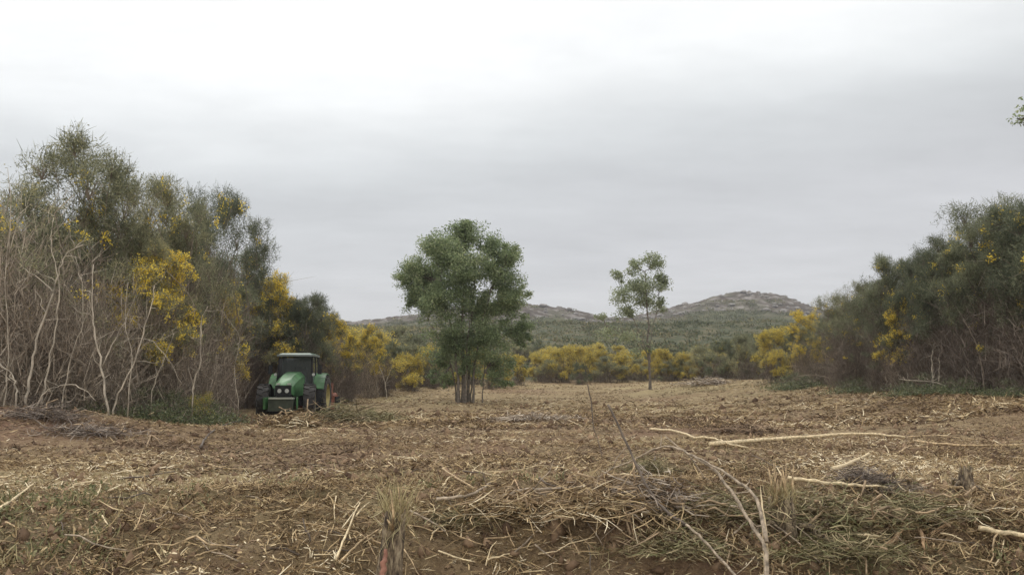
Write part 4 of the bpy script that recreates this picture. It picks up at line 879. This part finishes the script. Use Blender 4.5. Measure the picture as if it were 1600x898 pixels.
stick([(530, 900), (560, 868), (592, 846)], .011, 'grassy' if 'grassy' in M else 'stick', 'yellowish stem slanting up to the shredded stump', group=GA, cat='branch', nm='branch', lift=.05)
stick([(-6, 816), (28, 788), (51, 769)], .016, 'stickp', 'pale stick at the left edge pointing up right', group=GA, cat='branch', nm='branch', lift=.04)
stick([(313, 706), (320, 692), (332, 680), (352, 668), (374, 661)], .032, 'stickd', 'dark curved branch lying on the left of the clearing', group=GA, cat='branch', nm='branch', lift=.03, twig=3)
stick([(198, 664), (218, 655), (240, 644, 15.2)], .025, 'stickp', 'pale stick leaning in front of the bramble patch', group=GA, cat='branch', nm='branch')
stick([(189, 753), (230, 748), (273, 741)], .014, 'stickd', 'long black stem lying flat on the left of the clearing', group=GA, cat='branch', nm='branch')
stick([(226, 739, 5.6), (226, 762, 5.6), (228, 790, 5.55)], .006, 'stick', 'thin upright twig in the mossy patch on the left', group=GA, cat='branch', nm='branch')
stick([(1211, 838), (1245, 866), (1283, 896)], .010, 'stickg', 'dark grey root curving down right of the large stump', group=GA, cat='branch', nm='branch', lift=.04)
for a, b, r, m in [((525, 790), (523, 828), .007, 'stickp'), ((537, 819), (573, 778), .008, 'stickp'), ((556, 818), (577, 797), .008, 'stickp'), ((691, 740), (745, 775), .012, 'stick'), ((692, 768), (710, 750), .011, 'stickp'), ((734, 750), (755, 729), .010, 'stickp'),
    ((738, 740), (790, 754), .010, 'stickp'), ((745, 790), (757, 812), .012, 'stick'), ((787, 785), (804, 761), .009, 'stick'), ((804, 761), (818, 792), .009, 'orange'), ((843, 761), (867, 785), .009, 'stick'), ((675, 845), (699, 827), .008, 'stickp'), ((680, 828), (700, 848), .008, 'stickp'),
    ((720, 852), (727, 813), .007, 'stickp'), ((759, 855), (808, 852), .007, 'stick'), ((790, 831), (804, 866), .007, 'stick'), ((759, 894), (776, 859), .007, 'stickp'), ((685, 883), (738, 892), .009, 'stickp'), ((885, 824), (895, 862), .008, 'stick'), ((607, 729), (617, 737), .012, 'stickp'), ((650, 706), (699, 714), .014, 'stick'),
    ((150, 784), (157, 765), .010, 'stickp'), ((157, 765), (175, 751), .010, 'stick'), ((159, 816), (177, 840), .008, 'stickp'), ((441, 692), (483, 686), .025, 'stickp'), ((213, 840), (226, 795), .006, 'stick'), ((238, 826), (262, 812), .006, 'stickg'), ((262, 812), (301, 821), .006, 'stickg'), ((322, 735), (388, 741), .012, 'stick'), ((304, 881), (340, 870), .008, 'stick'),
    ((131, 848), (151, 841), .009, 'stickp'), ((490, 882), (525, 880), .007, 'stickp'), ((8, 828), (30, 838), .008, 'stick'), ((0, 755), (22, 748), .012, 'stickp'), ((470, 700), (500, 690), .014, 'stickp'), ((1080, 790), (1090, 840), .009, 'stick'), ((1000, 860), (960, 840), .008, 'stick'), ((1010, 800), (1040, 830), .010, 'stickp'), ((1145, 850), (1172, 822), .010, 'stickg'),
    ((1320, 825), (1327, 860), .009, 'stickp'), ((1262, 838), (1300, 837), .008, 'stick'), ((1340, 850), (1385, 852), .014, 'stickp'), ((1383, 700), (1390, 716), .018, 'stickp'), ((1405, 712), (1425, 700), .022, 'stick'), ((1260, 690), (1275, 702), .015, 'stickp'), ((1232, 676), (1238, 692), .012, 'stickp'), ((1395, 770), (1412, 735), .010, 'stick'), ((1545, 770), (1548, 745), .010, 'stick'), ((1465, 684), (1486, 680), .02, 'stickp'),
    ((1560, 640), (1575, 640), .03, 'stickp'), ((1498, 655), (1514, 653), .03, 'stickp'), ((1556, 895), (1570, 858), .010, 'stickp'), ((1600, 720), (1560, 714), .014, 'stick'), ((1226, 656), (1230, 646), .02, 'stickp'), ((1080, 836), (1086, 860), .010, 'stickp'), ((980, 712), (1010, 705), .010, 'stick'), ((836, 870), (870, 893), .009, 'stickg'), ((905, 880), (885, 850), .008, 'stick'), ((560, 650), (600, 655), .03, 'stickp'), ((500, 672), (555, 676), .025, 'stickp')]:
    mid = ((a[0] + b[0]) / 2 + rk.normal() * 1.5, (a[1] + b[1]) / 2 + rk.normal() * 1.5)
    stick([a, mid, b], r, m, 'short broken stick lying loose on the mulch', lift=.03 if a[1] > 720 else .02)
# more random sticks of the same sort
for k in range(110):
    px = rk.uniform(0, 1600); py = 700 + 195 * rk.random() ** .8; p = onground(px, py); a = rk.random() * 6.28; L = rk.uniform(.12, .45) * (1 if py > 760 else 1.6)
    q = p + [math.cos(a) * L, math.sin(a) * L * .7, 0]; q[2] = gz(q[0], q[1]); r = rk.uniform(.0025, .0065) * (1 if py > 760 else 1.4)
    p[2] += r + rk.uniform(0, .05); q[2] += r + rk.uniform(0, .12)
    P = np.array([p * (1 - t) + q * t for t in np.linspace(0, 1, 5)]); P[1:-1] += rk.normal(size=(3, 3)) * L * .03; P -= p
    me = MB().tube(P, np.linspace(r, r * .5, 5), 6).mesh('stick', True); me.materials.append(M[['stick', 'stickp', 'stickg', 'stick', 'stickd'][rk.integers(5)]])
    o = link('stick', me, None, None, 'short broken stick lying loose on the mulch', 'stick', GS); o.location = [float(c) for c in p]

def stump(px, py_top, d, r, label, lean=(0, 0), hair=0, hair_h=.25, seed=1, m='stump', nspl=9, h=None):
    q = np.random.default_rng(seed); t = at(px, py_top, d); gx, gy = t[0], t[1]; g = gz(gx, gy); hh = t[2] - g if h is None else h
    o = thing('tree_stump', label, 'stump', (gx, gy, g), group='torn stumps in the foreground')
    mb = MB(); k = 22; rings = []; nz_ = 14
    th = np.arange(k) / k * 2 * math.pi; lob = 1 + .26 * np.sin(3 * th + seed) + .1 * np.sin(5 * th + 2 * seed)
    for i in range(nz_):
        f = i / (nz_ - 1); rr = r * (1.25 - .4 * f + .35 * math.exp(-f * 7)) * lob * (1 + q.normal(size=k) * .05)
        top = 1 + (0 if i < nz_ - 1 else 1) * q.uniform(-.08, .12, k)
        rings.append(np.stack([rr * np.cos(th) + lean[0] * f, rr * np.sin(th) + lean[1] * f, np.full(k, -.15) + (hh + .15) * f * top], -1))
    V = np.concatenate(rings); i = np.arange(nz_ - 1)[:, None] * k; j = np.arange(k)[None]; j2 = (j + 1) % k
    mb.add(V, np.stack([i + j, i + j2, i + k + j2, i + k + j], -1).reshape(-1, 4)); mb.f.append(np.array([[(nz_ - 1) * k + a for a in range(k)]]))
    mb.build('trunk', M[m], o, True)
    sp = MB()
    for a in range(nspl):
        an = q.random() * 6.28; rr = r * q.uniform(.3, 1.0); b = np.array([rr * math.cos(an) + lean[0], rr * math.sin(an) + lean[1], hh * .8]); L = q.uniform(.06, .22) * r / .055
        e = b + [q.normal() * .03, q.normal() * .03, L]; sp.tube([b, (b + e) / 2 + q.normal(size=3) * .006, e], [r * .16, r * .1, r * .015], 4)
    sp.build('splinters', M['stick'], o)
    for a in range(4):
        an = a * 1.6 + q.random(); dv = np.array([math.cos(an), math.sin(an), 0])
        sp2 = MB().tube(curve(dv * r * .6 + [0, 0, .06], dv * r * q.uniform(2.5, 5) + [0, 0, -.08], q, .5, 6, first=unit(dv + [0, 0, -.1])), np.linspace(r * .32, r * .08, 6), 6); sp2.build('root', M[m], o, True)
    if hair:
        n = hair; hb = MB(); an = q.random(n) * 6.28; rr = r * 1.1 * q.random(n) ** .5
        P = np.stack([rr * np.cos(an) + lean[0], rr * np.sin(an) + lean[1], hh * q.uniform(.78, 1.05, n)], -1)
        D = unit(np.stack([np.cos(an) * .35 + q.normal(size=n) * .34, np.sin(an) * .35 + q.normal(size=n) * .34, np.where(q.random(n) < .8, 1., -.5)], -1) + np.stack([-np.cos(an) * .2, -np.sin(an) * .2, 0 * an], -1))
        hb.bent(P, D, hair_h * q.uniform(.2, 1.0, n) ** 1.4, .0035, q, .8); hb.build('shredded_fibres', M['grassdry'], o)
    return o
stump(604, 800, 4.3, .058, 'shredded stump with a plume of straw coloured fibres left of centre', (.05, 0), 300, .26, 3, nspl=14)
stump(1222, 776, 4.95, .074, 'broad torn stump with shredded rim and green lichen on the right', (.0, 0), 420, .13, 5, nspl=16)
stump(1506, 770, 5.7, .045, 'narrow pale split stump at the far right', (.03, 0), 50, .07, 7, 'stump', h=.14)
stump(1420, 690 + 60, 5.8, .03, 'tiny broken stump left of the narrow pale one', (.02, 0), 60, .08, 8)
# pale splinter at the left of the broad stump
stick([(1197, 960, 4.15), (1196, 900, 4.2), (1197, 850, 4.25), (1192, 800, 4.3), (1188, 758, 4.35)], .016, 'stickp', 'tall pale torn splinter standing against the broad stump', group=GA, cat='splinter', nm='splinter', r1=.35)
stick([(598, 905, 4.1), (600, 880, 4.15), (603, 858, 4.2)], .03, 'red', 'red brown torn root below the shredded stump', group=GA, cat='root', nm='root')
# heaps of cut green branches
def brush(px, py, w_, h, label, m, seed, nb=900, L=(.15, .4), sticks=6, bw=.007):
    q = np.random.default_rng(seed); g = onground(px, py); o = thing('brush_pile', label, 'brush pile', g, group='heaps of cut brush')
    fo = MB(); P = q.normal(size=(nb, 3)) * [w_ * .42, w_ * .3, h * .35]; P[:, 2] = np.abs(P[:, 2]) * np.exp(-(P[:, 0] / w_) ** 2 * 2)
    a = q.normal(size=nb) * 1.3 + (q.random(nb) < .4) * math.pi; D = unit(np.stack([np.cos(a), np.sin(a), q.normal(size=nb) * .3], -1))
    fo.bent(P, D, q.uniform(*L, nb), bw * q.uniform(.5, 1.3, nb), q, .4); fo.build('foliage', M[m], o)
    st = MB()
    for k in range(sticks):
        b = q.normal(size=3) * [w_ * .35, w_ * .2, h * .2]; b[2] = abs(b[2]); dv = unit(q.normal(size=3) * [1, .6, .3]); l_ = w_ * q.uniform(.4, 1)
        st.tube(curve(b - dv * l_ / 2, b + dv * l_ / 2, q, .6, 6, first=unit(dv + [0, 0, .2])), np.linspace(bw * 1.3, bw * .4, 6), 5)
    st.build('twigs', M['stickb'], o); return o
brush(1008, 745, .42, .26, 'low grey green heap of cut broom tips under the arched branches', 'cutb', 1, 2600, (.06, .2), 8, .005)
brush(535, 660, 1.7, .65, 'grey green heap of cut branches in front of the tractor wheel', 'cutb', 2, 2400, (.2, .6), 14, .018)
brush(462, 668, 1.1, .5, 'tan heap of chewed wood in front of the tractor nose', 'mulch', 3, 1600, (.1, .35), 8, .02)
brush(590, 655, 1.2, .4, 'small brown green brush heap right of the larger one by the tractor', 'cutb', 4, 900, (.2, .5), 8, .018)
brush(835, 655, 1.6, .22, 'flat grey brown brush heap in the middle of the clearing', 'dead', 5, 900, (.15, .4), 7, .016)
brush(1165, 676, .9, .22, 'dark flattened heap of earth and bark behind the pale trunk', 'mulchd', 6, 1200, (.1, .3), 4, .02)
brush(1350, 762, .26, .18, 'purple brown heap of fine twigs under the short log chunk', 'deadd', 7, 1600, (.06, .18), 6, .005)
brush(130, 678, 1.1, .18, 'flat grey green brush on the front of the brown earth mound', 'deadd', 8, 900, (.1, .35), 5, .012)
brush(1300, 860, .5, .16, 'dark green tangle of cut brush right of the broad stump', 'cutb', 9, 2000, (.05, .15), 8, .005)
brush(1060, 865, .45, .16, 'brown tangle of cut twigs at the bottom, right of centre', 'cutb', 10, 1300, (.03, .13), 8, .005)
brush(1110, 600, 2.2, .5, 'low tan pile of twigs at the far end of the clearing, right side', 'dead', 11, 1200, (.2, .7), 8, .03)
brush(700, 820, .3, .12, 'small dark green tangle right of the shredded stump', 'cutb', 12, 900, (.04, .12), 4, .004)

brush(1010, 790, .4, .25, 'dense grey brown tangle of thin twigs behind the lower end of the curved branch', 'dead', 21, 1100, (.05, .2), 40, .007)
brush(1290, 815, .5, .25, 'dense tangle of torn stalks and green tips between the broad stump and the splinters', 'cutb', 22, 1500, (.04, .16), 40, .007)
brush(930, 800, .5, .22, 'tan and brown tangle of splintered twigs on the bank below the curved branch', 'mulch', 13, 1500, (.05, .22), 22, .006)
brush(1130, 810, .45, .25, 'heap of twigs caught between the arched branches', 'cutb', 14, 1300, (.04, .15), 22, .006)
brush(780, 800, .5, .16, 'splintered twig tangle under the thick branch on the bank edge', 'mulch', 15, 1300, (.05, .2), 18, .006)
brush(1400, 800, .6, .18, 'brown green tangle of chopped stems in front of the tiny broken stump', 'cutb', 16, 1500, (.05, .18), 16, .006)
brush(1540, 800, .5, .2, 'tan chopped stems around the narrow split stump', 'mulch', 17, 1300, (.05, .2), 16, .006)
brush(330, 640, 1.4, .3, 'grey brush lying between the brambles and the tractor', 'dead', 18, 1200, (.15, .5), 10, .014)
brush(60, 652, 1.0, .3, 'red brown brush on top of the earth mound', 'deadd', 19, 1400, (.1, .35), 12, .01)
brush(230, 700, .9, .14, 'thin brown brush scattered in front of the earth mound', 'mulchd', 20, 1000, (.05, .25), 8, .01)
# ------------------------------------------------------------------ damp air
hm = bpy.data.materials.new('air'); hm.use_nodes = True; hm.node_tree.nodes.clear()
ho = hm.node_tree.nodes.new('ShaderNodeOutputMaterial'); hv = hm.node_tree.nodes.new('ShaderNodeVolumePrincipled')
hv.inputs['Color'].default_value = (.80, .82, .86, 1); hv.inputs['Density'].default_value = .00035; hv.inputs['Anisotropy'].default_value = .3
hm.node_tree.links.new(hv.outputs[0], ho.inputs['Volume'])
bm = bmesh.new(); box(bm, -1500, 1500, -120, 2800, -60, 120); hz_ = bmobj('haze', bm, hm, None); hz_['kind'] = 'stuff'; hz_['label'] = 'thin pale damp air over the clearing and the hills'; hz_['category'] = 'haze'
